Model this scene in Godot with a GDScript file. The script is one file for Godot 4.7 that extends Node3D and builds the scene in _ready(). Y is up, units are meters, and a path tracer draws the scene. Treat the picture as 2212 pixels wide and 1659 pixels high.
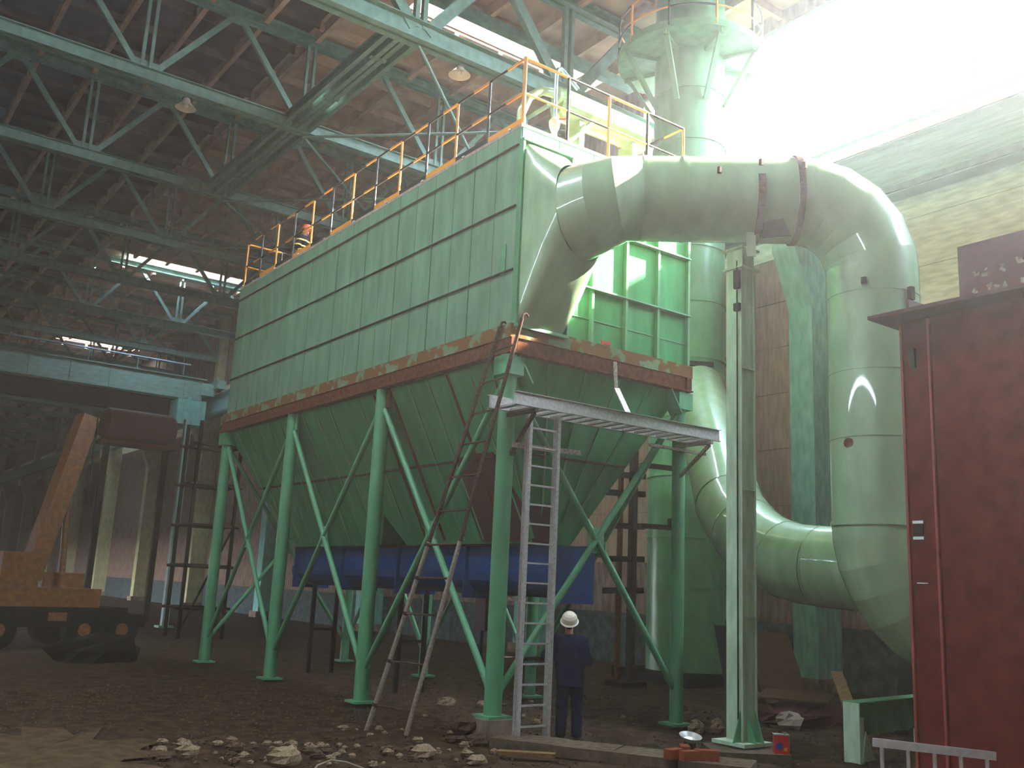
extends Node3D

# ---------- geometry helpers ----------
class Shape:
	var v := PackedVector3Array()
	var n := PackedVector3Array()
	func tri(a: Vector3, b: Vector3, c: Vector3, na: Vector3, nb: Vector3, nc: Vector3) -> void:
		if (b - a).cross(c - a).dot(na + nb + nc) > 0.0:
			v.append_array([a, c, b]); n.append_array([na, nc, nb])
		else:
			v.append_array([a, b, c]); n.append_array([na, nb, nc])
	func flat(a: Vector3, b: Vector3, c: Vector3, hint: Vector3) -> void:
		var m := (b - a).cross(c - a).normalized()
		if m.dot(hint) < 0.0: m = -m
		tri(a, b, c, m, m, m)
	func quad(a: Vector3, b: Vector3, c: Vector3, d: Vector3, hint: Vector3) -> void:
		flat(a, b, c, hint); flat(a, c, d, hint)
	func box(c: Vector3, s: Vector3, bs := Basis()) -> void:
		var x := bs.x * s.x / 2.0
		var y := bs.y * s.y / 2.0
		var z := bs.z * s.z / 2.0
		for e in [[x, y, z], [y, z, x], [z, x, y]]:
			for k in [-1.0, 1.0]:
				var o: Vector3 = e[0] * k
				quad(c + o - e[1] - e[2], c + o + e[1] - e[2], c + o + e[1] + e[2], c + o - e[1] + e[2], o)
	func bar(a: Vector3, b: Vector3, w: float, h: float, up := Vector3.UP) -> void:
		var z := (b - a).normalized()
		if absf(z.dot(up)) > 0.98: up = Vector3(0.0, 0.0, 1.0) if absf(z.z) < 0.9 else Vector3.RIGHT
		var x := up.cross(z).normalized()
		box((a + b) / 2.0, Vector3(w, h, (b - a).length()), Basis(x, z.cross(x), z))
	func channel(a: Vector3, b: Vector3, w: float, h: float, t: float, side: float, up := Vector3.UP) -> void:
		# a C section: web and two flanges opening to one side
		var z := (b - a).normalized()
		if absf(z.dot(up)) > 0.98: up = Vector3(0.0, 0.0, 1.0)
		var x := up.cross(z).normalized()
		var y := z.cross(x)
		bar(a, b, t, h, up)
		for k in [-1.0, 1.0]:
			var o: Vector3 = y * (h - t) / 2.0 * k + x * side * w / 2.0
			bar(a + o, b + o, w, t, up)
	func ibeam(a: Vector3, b: Vector3, w: float, h: float, t: float, up := Vector3.UP) -> void:
		var z := (b - a).normalized()
		if absf(z.dot(up)) > 0.98: up = Vector3(0.0, 0.0, 1.0)
		var x := up.cross(z).normalized()
		var y := z.cross(x)
		bar(a, b, t, h - 2.0 * t, up)
		for k in [-1.0, 1.0]:
			var o: Vector3 = y * (h - t) / 2.0 * k
			bar(a + o, b + o, w, t, up)
	func sweep(p: PackedVector3Array, r: float, seg := 14, caps := true, r2 := -1.0) -> void:
		if r2 < 0.0: r2 = r
		var rings: Array = []
		var t0 := (p[1] - p[0]).normalized()
		var u := t0.cross(Vector3.UP if absf(t0.y) < 0.9 else Vector3.RIGHT).normalized()
		for i in p.size():
			var t: Vector3
			if i == 0: t = t0
			elif i == p.size() - 1: t = (p[i] - p[i - 1]).normalized()
			else: t = ((p[i + 1] - p[i]).normalized() + (p[i] - p[i - 1]).normalized()).normalized()
			u = (u - t * u.dot(t)).normalized()
			var w := t.cross(u)
			var q := lerpf(r, r2, float(i) / (p.size() - 1))
			var ring: Array = []
			for k in seg:
				var g := TAU * k / seg
				var d := u * cos(g) + w * sin(g)
				ring.append([p[i] + d * q, d])
			rings.append(ring)
		for i in p.size() - 1:
			for k in seg:
				var m := (k + 1) % seg
				var A = rings[i][k]; var B = rings[i][m]; var Cc = rings[i + 1][m]; var D = rings[i + 1][k]
				tri(A[0], B[0], Cc[0], A[1], B[1], Cc[1]); tri(A[0], Cc[0], D[0], A[1], Cc[1], D[1])
		if caps:
			for e in [0, p.size() - 1]:
				var o: Vector3 = (p[0] - p[1]) if e == 0 else (p[e] - p[e - 1])
				for k in seg: flat(p[e], rings[e][k][0], rings[e][(k + 1) % seg][0], o)
	func tube(a: Vector3, b: Vector3, r: float, seg := 12, caps := true, r2 := -1.0) -> void:
		sweep(PackedVector3Array([a, b]), r, seg, caps, r2)
	func lathe(c: Vector3, prof: Array, seg := 32, bs := Basis(), hard := true) -> void:
		# prof: [radius, height] pairs; flat shaded along the profile, smooth around
		for i in prof.size() - 1:
			var p: Array = prof[i]
			var q: Array = prof[i + 1]
			var nr := Vector2(q[1] - p[1], p[0] - q[0]).normalized()
			for k in seg:
				var g0 := TAU * k / seg
				var g1 := TAU * (k + 1) / seg
				var d0 := Vector3(cos(g0), 0, sin(g0))
				var d1 := Vector3(cos(g1), 0, sin(g1))
				var A := c + bs * (d0 * float(p[0]) + Vector3(0, p[1], 0))
				var B := c + bs * (d1 * float(p[0]) + Vector3(0, p[1], 0))
				var D := c + bs * (d0 * float(q[0]) + Vector3(0, q[1], 0))
				var Cc := c + bs * (d1 * float(q[0]) + Vector3(0, q[1], 0))
				var n0 := bs * (d0 * nr.x + Vector3(0, nr.y, 0))
				var n1 := bs * (d1 * nr.x + Vector3(0, nr.y, 0))
				if p[0] > 0.0001: tri(A, B, Cc, n0, n1, n1)
				if q[0] > 0.0001: tri(A, Cc, D, n0, n1, n0)
	func loft(secs: Array) -> void:
		# rings of equal length joined smoothly
		var ns: Array = []
		for i in secs.size():
			var row: Array = []
			var m: int = secs[i].size()
			for k in m:
				var t: Vector3 = secs[mini(i + 1, secs.size() - 1)][k] - secs[maxi(i - 1, 0)][k]
				var s: Vector3 = secs[i][(k + 1) % m] - secs[i][(k - 1 + m) % m]
				row.append(s.cross(t).normalized())
			ns.append(row)
		var cen := Vector3.ZERO
		for q in secs[0]: cen += q
		cen /= secs[0].size()
		var sg := 1.0 if ns[0][0].dot(secs[0][0] - cen) > 0 else -1.0
		for i in secs.size() - 1:
			var m: int = secs[i].size()
			for k in m:
				var j := (k + 1) % m
				tri(secs[i][k], secs[i][j], secs[i + 1][j], ns[i][k] * sg, ns[i][j] * sg, ns[i + 1][j] * sg)
				tri(secs[i][k], secs[i + 1][j], secs[i + 1][k], ns[i][k] * sg, ns[i + 1][j] * sg, ns[i + 1][k] * sg)
	func slab(poly: Array, ext: Vector3) -> void:
		# a convex flat outline given thickness
		var c := Vector3.ZERO
		for p in poly: c += p
		c = c / poly.size() + ext / 2.0
		for i in range(1, poly.size() - 1):
			flat(poly[0], poly[i], poly[i + 1], -ext)
			flat(poly[0] + ext, poly[i] + ext, poly[i + 1] + ext, ext)
		for i in poly.size():
			var a: Vector3 = poly[i]
			var b: Vector3 = poly[(i + 1) % poly.size()]
			quad(a, b, b + ext, a + ext, (a + b + ext) / 2.0 - c)
	func rock(c: Vector3, s: Vector3, rng: RandomNumberGenerator, seg := 7) -> void:
		var rows := 5
		var pts: Array = []
		for i in rows + 1:
			var th := PI * i / rows
			var row: Array = []
			var top := rng.randf_range(0.8, 1.15)
			for k in seg:
				var g := TAU * k / seg + 0.3 * i
				var q := rng.randf_range(0.75, 1.15) if i > 0 and i < rows else top
				row.append(c + Vector3(sin(th) * cos(g) * s.x, cos(th) * s.y, sin(th) * sin(g) * s.z) * q)
			pts.append(row)
		for i in rows:
			for k in seg:
				var m := (k + 1) % seg
				if i > 0: flat(pts[i][k], pts[i][m], pts[i + 1][m], (pts[i][k] + pts[i + 1][m]) / 2.0 - c)
				if i < rows - 1: flat(pts[i][k], pts[i + 1][m], pts[i + 1][k], (pts[i][k] + pts[i + 1][m]) / 2.0 - c)
	func mesh() -> ArrayMesh:
		var arr := []
		arr.resize(Mesh.ARRAY_MAX)
		arr[Mesh.ARRAY_VERTEX] = v
		arr[Mesh.ARRAY_NORMAL] = n
		var m := ArrayMesh.new()
		m.add_surface_from_arrays(Mesh.PRIMITIVE_TRIANGLES, arr)
		return m

# A smooth-blended skin of tapered bones, meshed as surface nets.
class Flesh:
	var bones: Array = []
	var k := 0.03
	func bone(a: Vector3, b: Vector3, ra: float, rb: float) -> Flesh:
		bones.append([a, b, ra, rb]); return self
	func build(cell: float, cuts: Array = []) -> Shape:  # cuts: planes [normal, distance], the side beyond each is cut away
		var lo := Vector3.INF
		var hi := -Vector3.INF
		for b in bones:
			var r: float = maxf(b[2], b[3]) + cell * 3.0
			for p in [b[0], b[1]]:
				lo = lo.min(p - Vector3.ONE * r); hi = hi.max(p + Vector3.ONE * r)
		var nx := int((hi.x - lo.x) / cell) + 2
		var ny := int((hi.y - lo.y) / cell) + 2
		var nz := int((hi.z - lo.z) / cell) + 2
		var f := PackedFloat32Array(); f.resize(nx * ny * nz); f.fill(1.0)
		for b in bones:
			var a: Vector3 = b[0]
			var d: Vector3 = b[1] - a
			var l2 := maxf(d.length_squared(), 1e-9)
			var ra: float = b[2]
			var rb: float = b[3]
			var r := maxf(ra, rb) + k + cell * 2.0
			var i0 := Vector3i(((a.min(b[1]) - Vector3.ONE * r - lo) / cell).max(Vector3.ZERO))
			var i1 := Vector3i((a.max(b[1]) + Vector3.ONE * r - lo) / cell)
			for z in range(i0.z, mini(i1.z + 1, nz)):
				for y in range(i0.y, mini(i1.y + 1, ny)):
					for x in range(i0.x, mini(i1.x + 1, nx)):
						var p := lo + Vector3(x, y, z) * cell - a
						var t := clampf(p.dot(d) / l2, 0.0, 1.0)
						var q := (p - d * t).length() - lerpf(ra, rb, t)
						var at := x + nx * (y + ny * z)
						var o := f[at]
						var h := maxf(k - absf(o - q), 0.0) / k
						f[at] = minf(o, q) - h * h * k * 0.25
		if cuts.size():
			for z in nz:
				for y in ny:
					for x in nx:
						var at := x + nx * (y + ny * z)
						if f[at] < cell * 2.0:
							for c in cuts: f[at] = maxf(f[at], (lo + Vector3(x, y, z) * cell).dot(c[0]) - float(c[1]))
		var s := Shape.new()
		var vid := {}
		var vp := PackedVector3Array()
		var vn := PackedVector3Array()
		var st := [1, nx, nx * ny]
		for z in nz - 1:
			for y in ny - 1:
				for x in nx - 1:
					var at := x + nx * (y + ny * z)
					var c := [f[at], f[at + 1], f[at + nx], f[at + nx + 1], f[at + st[2]], f[at + st[2] + 1], f[at + st[2] + nx], f[at + st[2] + nx + 1]]
					var m := 0
					for i in 8:
						if c[i] < 0.0: m += 1
					if m == 0 or m == 8: continue
					var sum := Vector3.ZERO
					var cnt := 0
					for e in [[0, 1], [2, 3], [4, 5], [6, 7], [0, 2], [1, 3], [4, 6], [5, 7], [0, 4], [1, 5], [2, 6], [3, 7]]:
						var p: float = c[e[0]]
						var q: float = c[e[1]]
						if (p < 0.0) != (q < 0.0):
							var t := p / (p - q)
							var A := Vector3(e[0] & 1, (e[0] >> 1) & 1, e[0] >> 2)
							var B := Vector3(e[1] & 1, (e[1] >> 1) & 1, e[1] >> 2)
							sum += A.lerp(B, t); cnt += 1
					vid[at] = vp.size()
					vp.append(lo + (Vector3(x, y, z) + sum / cnt) * cell)
					vn.append(Vector3(c[1] + c[3] + c[5] + c[7] - c[0] - c[2] - c[4] - c[6], c[2] + c[3] + c[6] + c[7] - c[0] - c[1] - c[4] - c[5], c[4] + c[5] + c[6] + c[7] - c[0] - c[1] - c[2] - c[3]).normalized())
		for at in vid:
			for ax in 3:
				var s1: int = st[ax]
				if at + s1 >= f.size() or (f[at] < 0.0) == (f[at + s1] < 0.0): continue
				var u: int = st[(ax + 1) % 3]
				var w: int = st[(ax + 2) % 3]
				if not (vid.has(at - u) and vid.has(at - w) and vid.has(at - u - w)): continue
				var A: int = vid[at]; var B: int = vid[at - u]; var Cc: int = vid[at - u - w]; var D: int = vid[at - w]
				s.tri(vp[A], vp[B], vp[Cc], vn[A], vn[B], vn[Cc])
				s.tri(vp[A], vp[Cc], vp[D], vn[A], vn[Cc], vn[D])
		return s

# ---------- naming and tagging ----------
var used := {}
func numbered(called: String) -> String:
	var k: int = used.get(called, 0)
	used[called] = k + 1
	return called if k == 0 else "%s_%03d" % [called, k]
func tag(o: Node3D, label: String, category: String, group := "", kind := "") -> Node3D:
	o.set_meta("label", label)
	o.set_meta("category", category)
	if group: o.set_meta("group", group)
	if kind: o.set_meta("kind", kind)
	return o
func thing(called: String, label: String, category: String, at := Vector3.ZERO, turn := 0.0, group := "") -> Node3D:
	var o := Node3D.new()
	o.name = numbered(called)
	add_child(o)
	o.position = at
	o.rotation.y = turn
	return tag(o, label, category, group)
func part(called: String, s, m: Material, parent: Node3D = null) -> MeshInstance3D:
	var o := MeshInstance3D.new()
	o.mesh = s.mesh() if s is Shape else s
	o.material_override = m
	if parent == null:
		o.name = numbered(called)
		add_child(o)
	else:
		o.name = called
		parent.add_child(o, true)
	return o
func structure(called: String, s, m: Material, label := "", category := "") -> MeshInstance3D:
	var o := part(called, s, m)
	o.set_meta("kind", "structure")
	if label: o.set_meta("label", label)
	if category: o.set_meta("category", category)
	return o
func boxes(list: Array) -> Shape:
	var s := Shape.new()
	for b in list: s.box(b[0], b[1])
	return s
func one_box(c: Vector3, size: Vector3, bs := Basis()) -> Shape:
	var s := Shape.new()
	s.box(c, size, bs)
	return s
func one_bar(a: Vector3, b: Vector3, w: float, h: float, up := Vector3.UP) -> Shape:
	var s := Shape.new()
	s.bar(a, b, w, h, up)
	return s
func one_tube(a: Vector3, b: Vector3, r: float, seg := 12) -> Shape:
	var s := Shape.new()
	s.tube(a, b, r, seg)
	return s
func copy(o: Node3D, at: Vector3, turn: float, label: String, group := "") -> Node3D:
	var c: Node3D = o.duplicate()
	c.name = numbered(String(o.name).rstrip("0123456789").trim_suffix("_"))
	add_child(c)
	c.position = at
	c.rotation.y = turn
	c.set_meta("label", label)
	if group: c.set_meta("group", group)
	return c

# ---------- materials ----------
var M := {}
var T := {}
func noise_tex(key: String, lo: Color, hi: Color, freq: float, sd: int, oct := 5, mid := -1.0) -> Texture2D:
	if T.has(key): return T[key]
	var t := NoiseTexture2D.new()
	t.width = 512; t.height = 512; t.seamless = true
	var f := FastNoiseLite.new()
	f.seed = sd; f.frequency = freq; f.fractal_octaves = oct
	f.noise_type = FastNoiseLite.TYPE_SIMPLEX_SMOOTH
	t.noise = f
	var g := Gradient.new()
	g.set_color(0, lo); g.set_color(1, hi)
	if mid > 0.0:
		g.offsets = PackedFloat32Array([0.0, mid - 0.07, mid + 0.07, 1.0])
		g.colors = PackedColorArray([lo, lo, hi, hi])
	t.color_ramp = g
	T[key] = t
	return t
func mat(key: String, c: Color, rough: float, metal := 0.0, tex: Texture2D = null, scale := Vector3.ONE) -> StandardMaterial3D:
	var m := StandardMaterial3D.new()
	m.albedo_color = c
	m.roughness = rough
	m.metallic = metal
	m.cull_mode = BaseMaterial3D.CULL_DISABLED
	if rough > 0.7: m.metallic_specular = 0.15
	if tex:
		m.albedo_texture = tex
		m.uv1_triplanar = true
		m.uv1_world_triplanar = true
		m.uv1_scale = scale
	M[key] = m
	return m
func make_materials() -> void:
	var soft := noise_tex("soft", Color(0.80, 0.80, 0.79), Color(1, 1, 1), 0.012, 3)
	var dirty := noise_tex("dirty", Color(0.62, 0.60, 0.56), Color(1, 1, 1), 0.016, 8)
	var grain := noise_tex("grain", Color(0.45, 0.42, 0.40), Color(1, 1, 1), 0.04, 5, 6)
	mat("mint", Color(0.31, 0.61, 0.40), 0.72, 0.0, soft, Vector3(0.35, 0.1, 0.35))
	mat("casing", Color(0.44, 0.59, 0.46), 0.45, 0.0, soft, Vector3(0.35, 0.1, 0.35))  # mint greyed: the glare veil over the long sides is put into colour
	mat("deck", Color(0.70, 0.64, 0.58), 0.8, 0.0, soft)  # pale top plate, out of view, added to bounce sun onto the roof
	mat("mint_rib", Color(0.32, 0.60, 0.40), 0.55, 0.0, soft, Vector3(0.5, 0.2, 0.5))
	mat("duct", Color(0.64, 0.77, 0.59), 0.35, 0.0, soft, Vector3(0.4, 0.15, 0.4))
	M.duct.clearcoat_enabled = true
	M.duct.clearcoat = 1.0
	M.duct.clearcoat_roughness = 0.04
	mat("stack", Color(0.44, 0.68, 0.50), 0.3, 0.0, soft, Vector3(0.4, 0.15, 0.4))
	mat("post", Color(0.74, 0.85, 0.70), 0.5, 0.0, soft, Vector3(0.8, 0.2, 0.8))
	mat("steel", Color(0.42, 0.57, 0.53), 0.6, 0.0, soft, Vector3(0.4, 0.4, 0.4))
	mat("crane_paint", Color(0.50, 0.63, 0.57), 0.6, 0.0, soft, Vector3(0.2, 0.6, 0.2))
	mat("runway", Color(0.60, 0.80, 0.79), 0.6, 0.0, soft, Vector3(0.1, 1.2, 0.08))
	mat("rust", Color(1, 1, 1), 0.85, 0.0, noise_tex("rust", Color(0.26, 0.12, 0.08), Color(0.43, 0.26, 0.15), 0.03, 4), Vector3(0.5, 0.5, 0.5))
	mat("rust_light", Color(1, 1, 1), 0.85, 0.0, noise_tex("rust2", Color(0.43, 0.30, 0.18), Color(0.41, 0.48, 0.35), 0.012, 14, 4, 0.62), Vector3(0.5, 0.5, 0.5))
	mat("seam", Color(0.36, 0.27, 0.22), 0.8, 0.0, grain, Vector3.ONE)
	mat("seam_top", Color(0.46, 0.36, 0.34), 0.8, 0.0, grain, Vector3.ONE)
	mat("primer", Color(0.41, 0.11, 0.085), 0.75, 0.0, noise_tex("prim", Color(0.74, 0.72, 0.72), Color(1, 1, 1), 0.02, 21, 6), Vector3(0.35, 0.35, 0.35))
	mat("primer_edge", Color(0.60, 0.19, 0.13), 0.6, 0.0, soft, Vector3.ONE)
	mat("primer_dark", Color(0.30, 0.10, 0.08), 0.7, 0.0, soft, Vector3.ONE)
	mat("galv", Color(0.82, 0.80, 0.77), 0.38, 0.45, soft, Vector3(2, 2, 2))
	mat("pipe_gray", Color(0.66, 0.60, 0.54), 0.5, 0.3, dirty, Vector3(2, 2, 2))
	mat("yellow", Color(0.85, 0.55, 0.12), 0.5)
	mat("black", Color(0.10, 0.09, 0.10), 0.5)
	mat("dark", Color(0.10, 0.09, 0.08), 0.8, 0.0, grain, Vector3.ONE)
	mat("brown", Color(0.22, 0.16, 0.12), 0.8, 0.0, dirty, Vector3(0.5, 0.5, 0.5))
	mat("blue", Color(0.01, 0.23, 0.42), 0.75, 0.0, soft, Vector3(0.6, 0.6, 0.6))
	mat("concrete", Color(0.62, 0.53, 0.47), 0.9, 0.0, dirty, Vector3(0.25, 0.25, 0.25))
	mat("roof", Color(0.42, 0.35, 0.30), 0.9, 0.0, noise_tex("roofn", Color(0.66, 0.60, 0.56), Color(1, 1, 1), 0.01, 33), Vector3(0.08, 0.08, 0.08))  # left slabs: shade away from the windows put into this darker colour
	mat("rib", Color(0.80, 0.66, 0.54), 0.9, 0.0, soft, Vector3(0.2, 0.2, 0.2))  # left long ribs kept pale: light on their sides put into colour
	mat("cream", Color(0.97, 0.94, 0.83), 0.9, 0.0, soft, Vector3(0.2, 0.9, 0.2))
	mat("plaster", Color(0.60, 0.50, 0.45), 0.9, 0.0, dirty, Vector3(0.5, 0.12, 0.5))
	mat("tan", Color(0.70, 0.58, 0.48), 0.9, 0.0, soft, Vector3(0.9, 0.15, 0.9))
	mat("roof_lit", Color(0.80, 0.68, 0.60), 0.9, 0.0, soft, Vector3(0.1, 0.1, 0.1))  # window-side slabs: window light put into this paler colour
	mat("rib_lit", Color(0.80, 0.68, 0.60), 0.9, 0.0, soft, Vector3(0.2, 0.2, 0.2))  # window-side ribs: same window light in the colour
	mat("rib_shade", Color(0.44, 0.37, 0.31), 0.9, 0.0, soft, Vector3(0.2, 0.2, 0.2))  # left cross ribs: shade put into the colour
	mat("sand", Color(0.35, 0.275, 0.19), 0.95, 0.0, dirty, Vector3(0.4, 0.4, 0.4))
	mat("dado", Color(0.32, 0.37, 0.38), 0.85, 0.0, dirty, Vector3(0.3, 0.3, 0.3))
	mat("farwall", Color(0.42, 0.38, 0.37), 0.9, 0.0, dirty, Vector3(0.2, 0.2, 0.2))
	mat("column", Color(0.54, 0.77, 0.71), 0.75, 0.0, soft, Vector3(0.6, 0.2, 0.6))
	mat("column_cream", Color(0.72, 0.70, 0.52), 0.85, 0.0, soft, Vector3(0.4, 0.2, 0.4))
	mat("dirt", Color(1, 1, 1), 0.96, 0.0, noise_tex("dirt", Color(0.10, 0.07, 0.045), Color(0.31, 0.23, 0.145), 0.02, 9, 7), Vector3(0.28, 0.28, 0.28))
	mat("stone", Color(0.64, 0.55, 0.43), 0.95, 0.0, grain, Vector3(1.5, 1.5, 1.5))
	mat("stone_dark", Color(0.40, 0.32, 0.25), 0.95, 0.0, grain, Vector3(1.5, 1.5, 1.5))
	mat("slab", Color(0.42, 0.36, 0.29), 0.92, 0.0, dirty, Vector3(0.8, 0.8, 0.8))
	mat("wood", Color(0.52, 0.40, 0.26), 0.85, 0.0, dirty, Vector3(0.4, 3, 3))
	mat("plywood", Color(0.36, 0.27, 0.18), 0.9, 0.0, dirty, Vector3(1.5, 0.6, 1.5))
	mat("brick", Color(0.68, 0.36, 0.22), 0.9, 0.0, grain, Vector3(3, 3, 3))
	mat("red_can", Color(0.72, 0.08, 0.06), 0.35)
	mat("can_blue", Color(0.16, 0.22, 0.50), 0.4)
	mat("can_yellow", Color(0.82, 0.55, 0.15), 0.4)
	mat("tin", Color(0.60, 0.58, 0.52), 0.35, 0.7)
	mat("orange", Color(0.50, 0.30, 0.06), 0.5, 0.0, dirty, Vector3(0.6, 0.6, 0.6))
	mat("tyre", Color(0.05, 0.05, 0.05), 0.9)
	mat("navy", Color(0.10, 0.14, 0.29), 0.9, 0.0, dirty, Vector3(2, 2, 2))
	mat("navy_dark", Color(0.08, 0.11, 0.23), 0.9, 0.0, dirty, Vector3(2, 2, 2))
	mat("white_hat", Color(0.90, 0.84, 0.74), 0.4)
	mat("orange_hat", Color(0.80, 0.35, 0.10), 0.4)
	mat("skin", Color(0.66, 0.46, 0.36), 0.6)
	mat("hair", Color(0.08, 0.06, 0.05), 0.8)
	mat("boot", Color(0.07, 0.06, 0.05), 0.7)
	mat("reflect", Color(0.86, 0.80, 0.36), 0.4)
	mat("vest", Color(0.13, 0.11, 0.13), 0.85)
	mat("banner", Color(0.36, 0.09, 0.10), 0.8, 0.0, soft, Vector3(0.5, 0.5, 0.5))
	mat("banner_text", Color(0.66, 0.56, 0.54), 0.8)
	mat("hose", Color(0.45, 0.42, 0.30), 0.6)
	mat("tarp", Color(0.42, 0.24, 0.24), 0.8, 0.0, grain, Vector3(1, 1, 1))
	mat("tarp_white", Color(0.62, 0.56, 0.50), 0.8, 0.0, soft, Vector3(1, 1, 1))
	mat("white_pipe", Color(0.85, 0.85, 0.82), 0.4)
	mat("galv_blue", Color(0.58, 0.68, 0.74), 0.3, 0.6)
	mat("enamel", Color(0.80, 0.78, 0.72), 0.3)
	var dg := mat("dim_glass", Color(0.45, 0.47, 0.52, 0.72), 0.1)  # grey and mostly opaque, to dim the sky behind the far windows
	dg.transparency = BaseMaterial3D.TRANSPARENCY_ALPHA
	var g := mat("glass", Color(0.85, 0.93, 1.0, 0.08), 0.05)
	g.transparency = BaseMaterial3D.TRANSPARENCY_ALPHA

const HALL_L := -9.0
const HALL_R := 22.0
const HALL_F := -172.0
const HALL_B := 14.0
const ROOF := 20.0
const SILL := 14.7
const HEAD := 19.5

func _ready() -> void:
	# camera
	var cam := Camera3D.new()
	cam.name = "camera"
	cam.basis = Basis.from_euler(Vector3(0.209263243, -0.629007768, 0.0470024))
	cam.position = Vector3(0, 2.15, 0)
	cam.fov = rad_to_deg(2.0 * atan(829.5 / 2077.74))
	cam.near = 0.1
	cam.far = 400.0
	add_child(cam)
	cam.current = true
	# sky, exposure
	var we := WorldEnvironment.new()
	we.name = "world"
	var env := Environment.new()
	env.background_mode = Environment.BG_SKY
	var sky := Sky.new()
	var sm := ProceduralSkyMaterial.new()
	sm.sky_top_color = Color(0.80, 0.90, 1.0)
	sm.sky_horizon_color = Color(0.96, 0.97, 1.0)
	sm.ground_bottom_color = Color(0.42, 0.40, 0.37)
	sm.ground_horizon_color = Color(0.60, 0.58, 0.55)
	sm.sky_energy_multiplier = 5.5
	sm.ground_energy_multiplier = 2.0
	sky.sky_material = sm
	env.sky = sky
	env.tonemap_mode = Environment.TONE_MAPPER_LINEAR
	env.tonemap_exposure = 1.15
	# thin fog added to stand in for the glare veil near the glazing
	env.volumetric_fog_enabled = true
	env.volumetric_fog_density = 0.002
	env.volumetric_fog_albedo = Color(1.0, 0.98, 0.95)
	env.volumetric_fog_anisotropy = 0.8
	env.sdfgi_enabled = true
	env.ssao_enabled = true
	env.ssil_enabled = true
	we.environment = env
	add_child(we)
	# sun through the right-hand glazing
	var sun := DirectionalLight3D.new()
	sun.name = "sun"
	add_child(sun)
	sun.look_at_from_position(Vector3(11.5, 7.7, 3.6), Vector3.ZERO)
	sun.light_color = Color(1.0, 0.96, 0.90)
	sun.light_energy = 36.0
	sun.light_angular_distance = 0.6
	sun.shadow_enabled = true
	# daylight of the right glazing, and an added fill under the unseen rooflight
	window_light("daylight_right", Vector3(HALL_R - 0.35, (SILL + HEAD) / 2.0, -7.25), Vector3(-1, -0.25, 0), Vector2(31.5, 4.6), Color(0.93, 0.97, 1.0), 0.8)
	window_light("added_rooflight_fill", Vector3(-0.75, ROOF - 0.3, -12.0), Vector3(0, -1, 0), Vector2(16, 2.5), Color(1.0, 0.94, 0.86), 1.0)

	make_materials()
	build_ground()
	build_shell()
	build_columns()
	build_roof()
	build_trusses()
	build_crane()
	build_filter()
	build_stack()
	build_inlet_duct()
	build_outlet_duct()
	build_post()
	build_leaning_ladder()
	build_cable_trays()
	build_conveyor()
	build_red_box()
	build_roof_gear()
	build_pipe_rack()
	build_floor_things()
	build_far_things()
	build_people()

func window_light(called: String, at: Vector3, towards: Vector3, size: Vector2, c: Color, e: float) -> void:
	var l := AreaLight3D.new()
	l.name = called
	add_child(l)
	l.look_at_from_position(at, at + towards, Vector3.UP if absf(towards.y) < 0.9 else Vector3.RIGHT)
	l.area_size = size
	l.area_normalize_energy = false
	l.light_color = c
	l.light_energy = e
	l.area_range = 160.0
	l.area_attenuation = 2.0
	l.shadow_enabled = true
# parts whose shapes are given in world coordinates, under a root that stands (unturned) elsewhere
func wpart(called: String, s, m: Material, root: Node3D) -> MeshInstance3D:
	var o := part(called, s, m, root)
	o.position = -root.position
	return o

var bumps := FastNoiseLite.new()
func ground_y(x: float, z: float) -> float:
	var near := clampf(1.0 - absf(z + 12.0) / 24.0, 0.0, 1.0)
	var y := bumps.get_noise_2d(x * 10.0, z * 10.0) * 0.05 * near - 0.02
	y += 0.16 * exp(-(pow((x - 7.9) / 1.0, 2.0) + pow((z + 12.2) / 0.7, 2.0))) * (0.7 + bumps.get_noise_2d(x * 55.0, z * 55.0))
	y += bumps.get_noise_2d(x * 70.0 + 300.0, z * 70.0) * 0.03 * near
	return y
func build_ground() -> void:
	bumps.seed = 5
	bumps.frequency = 0.05
	var s := Shape.new()
	var e := 0.04
	for area in [[-9.3, 22.3, -26.0, 14.3, 0.24], [-9.3, 22.3, HALL_F - 0.3, -26.0, 3.1]]:
		var st: float = area[4]
		var nx := int(ceil((area[1] - area[0]) / st))
		var nz := int(ceil((area[3] - area[2]) / st))
		var rows: Array = []
		for j in nz + 1:
			var row: Array = []
			for i in nx + 1:
				var x := minf(area[0] + i * st, area[1])
				var z := minf(area[2] + j * st, area[3])
				var y := ground_y(x, z)
				var nn := Vector3(ground_y(x - e, z) - ground_y(x + e, z), 2.0 * e, ground_y(x, z - e) - ground_y(x, z + e)).normalized()
				row.append([Vector3(x, y, z), nn])
			rows.append(row)
		for j in nz:
			for i in nx:
				var a = rows[j][i]; var b = rows[j][i + 1]; var c = rows[j + 1][i + 1]; var d = rows[j + 1][i]
				s.tri(a[0], b[0], c[0], a[1], b[1], c[1]); s.tri(a[0], c[0], d[0], a[1], c[1], d[1])
	s.box(Vector3(6.5, -0.5, (HALL_B + HALL_F) / 2.0), Vector3(31.6, 0.3, HALL_B - HALL_F + 0.6))
	structure("floor", s, M.dirt, "bare brown dirt floor of the hall", "floor")


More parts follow.
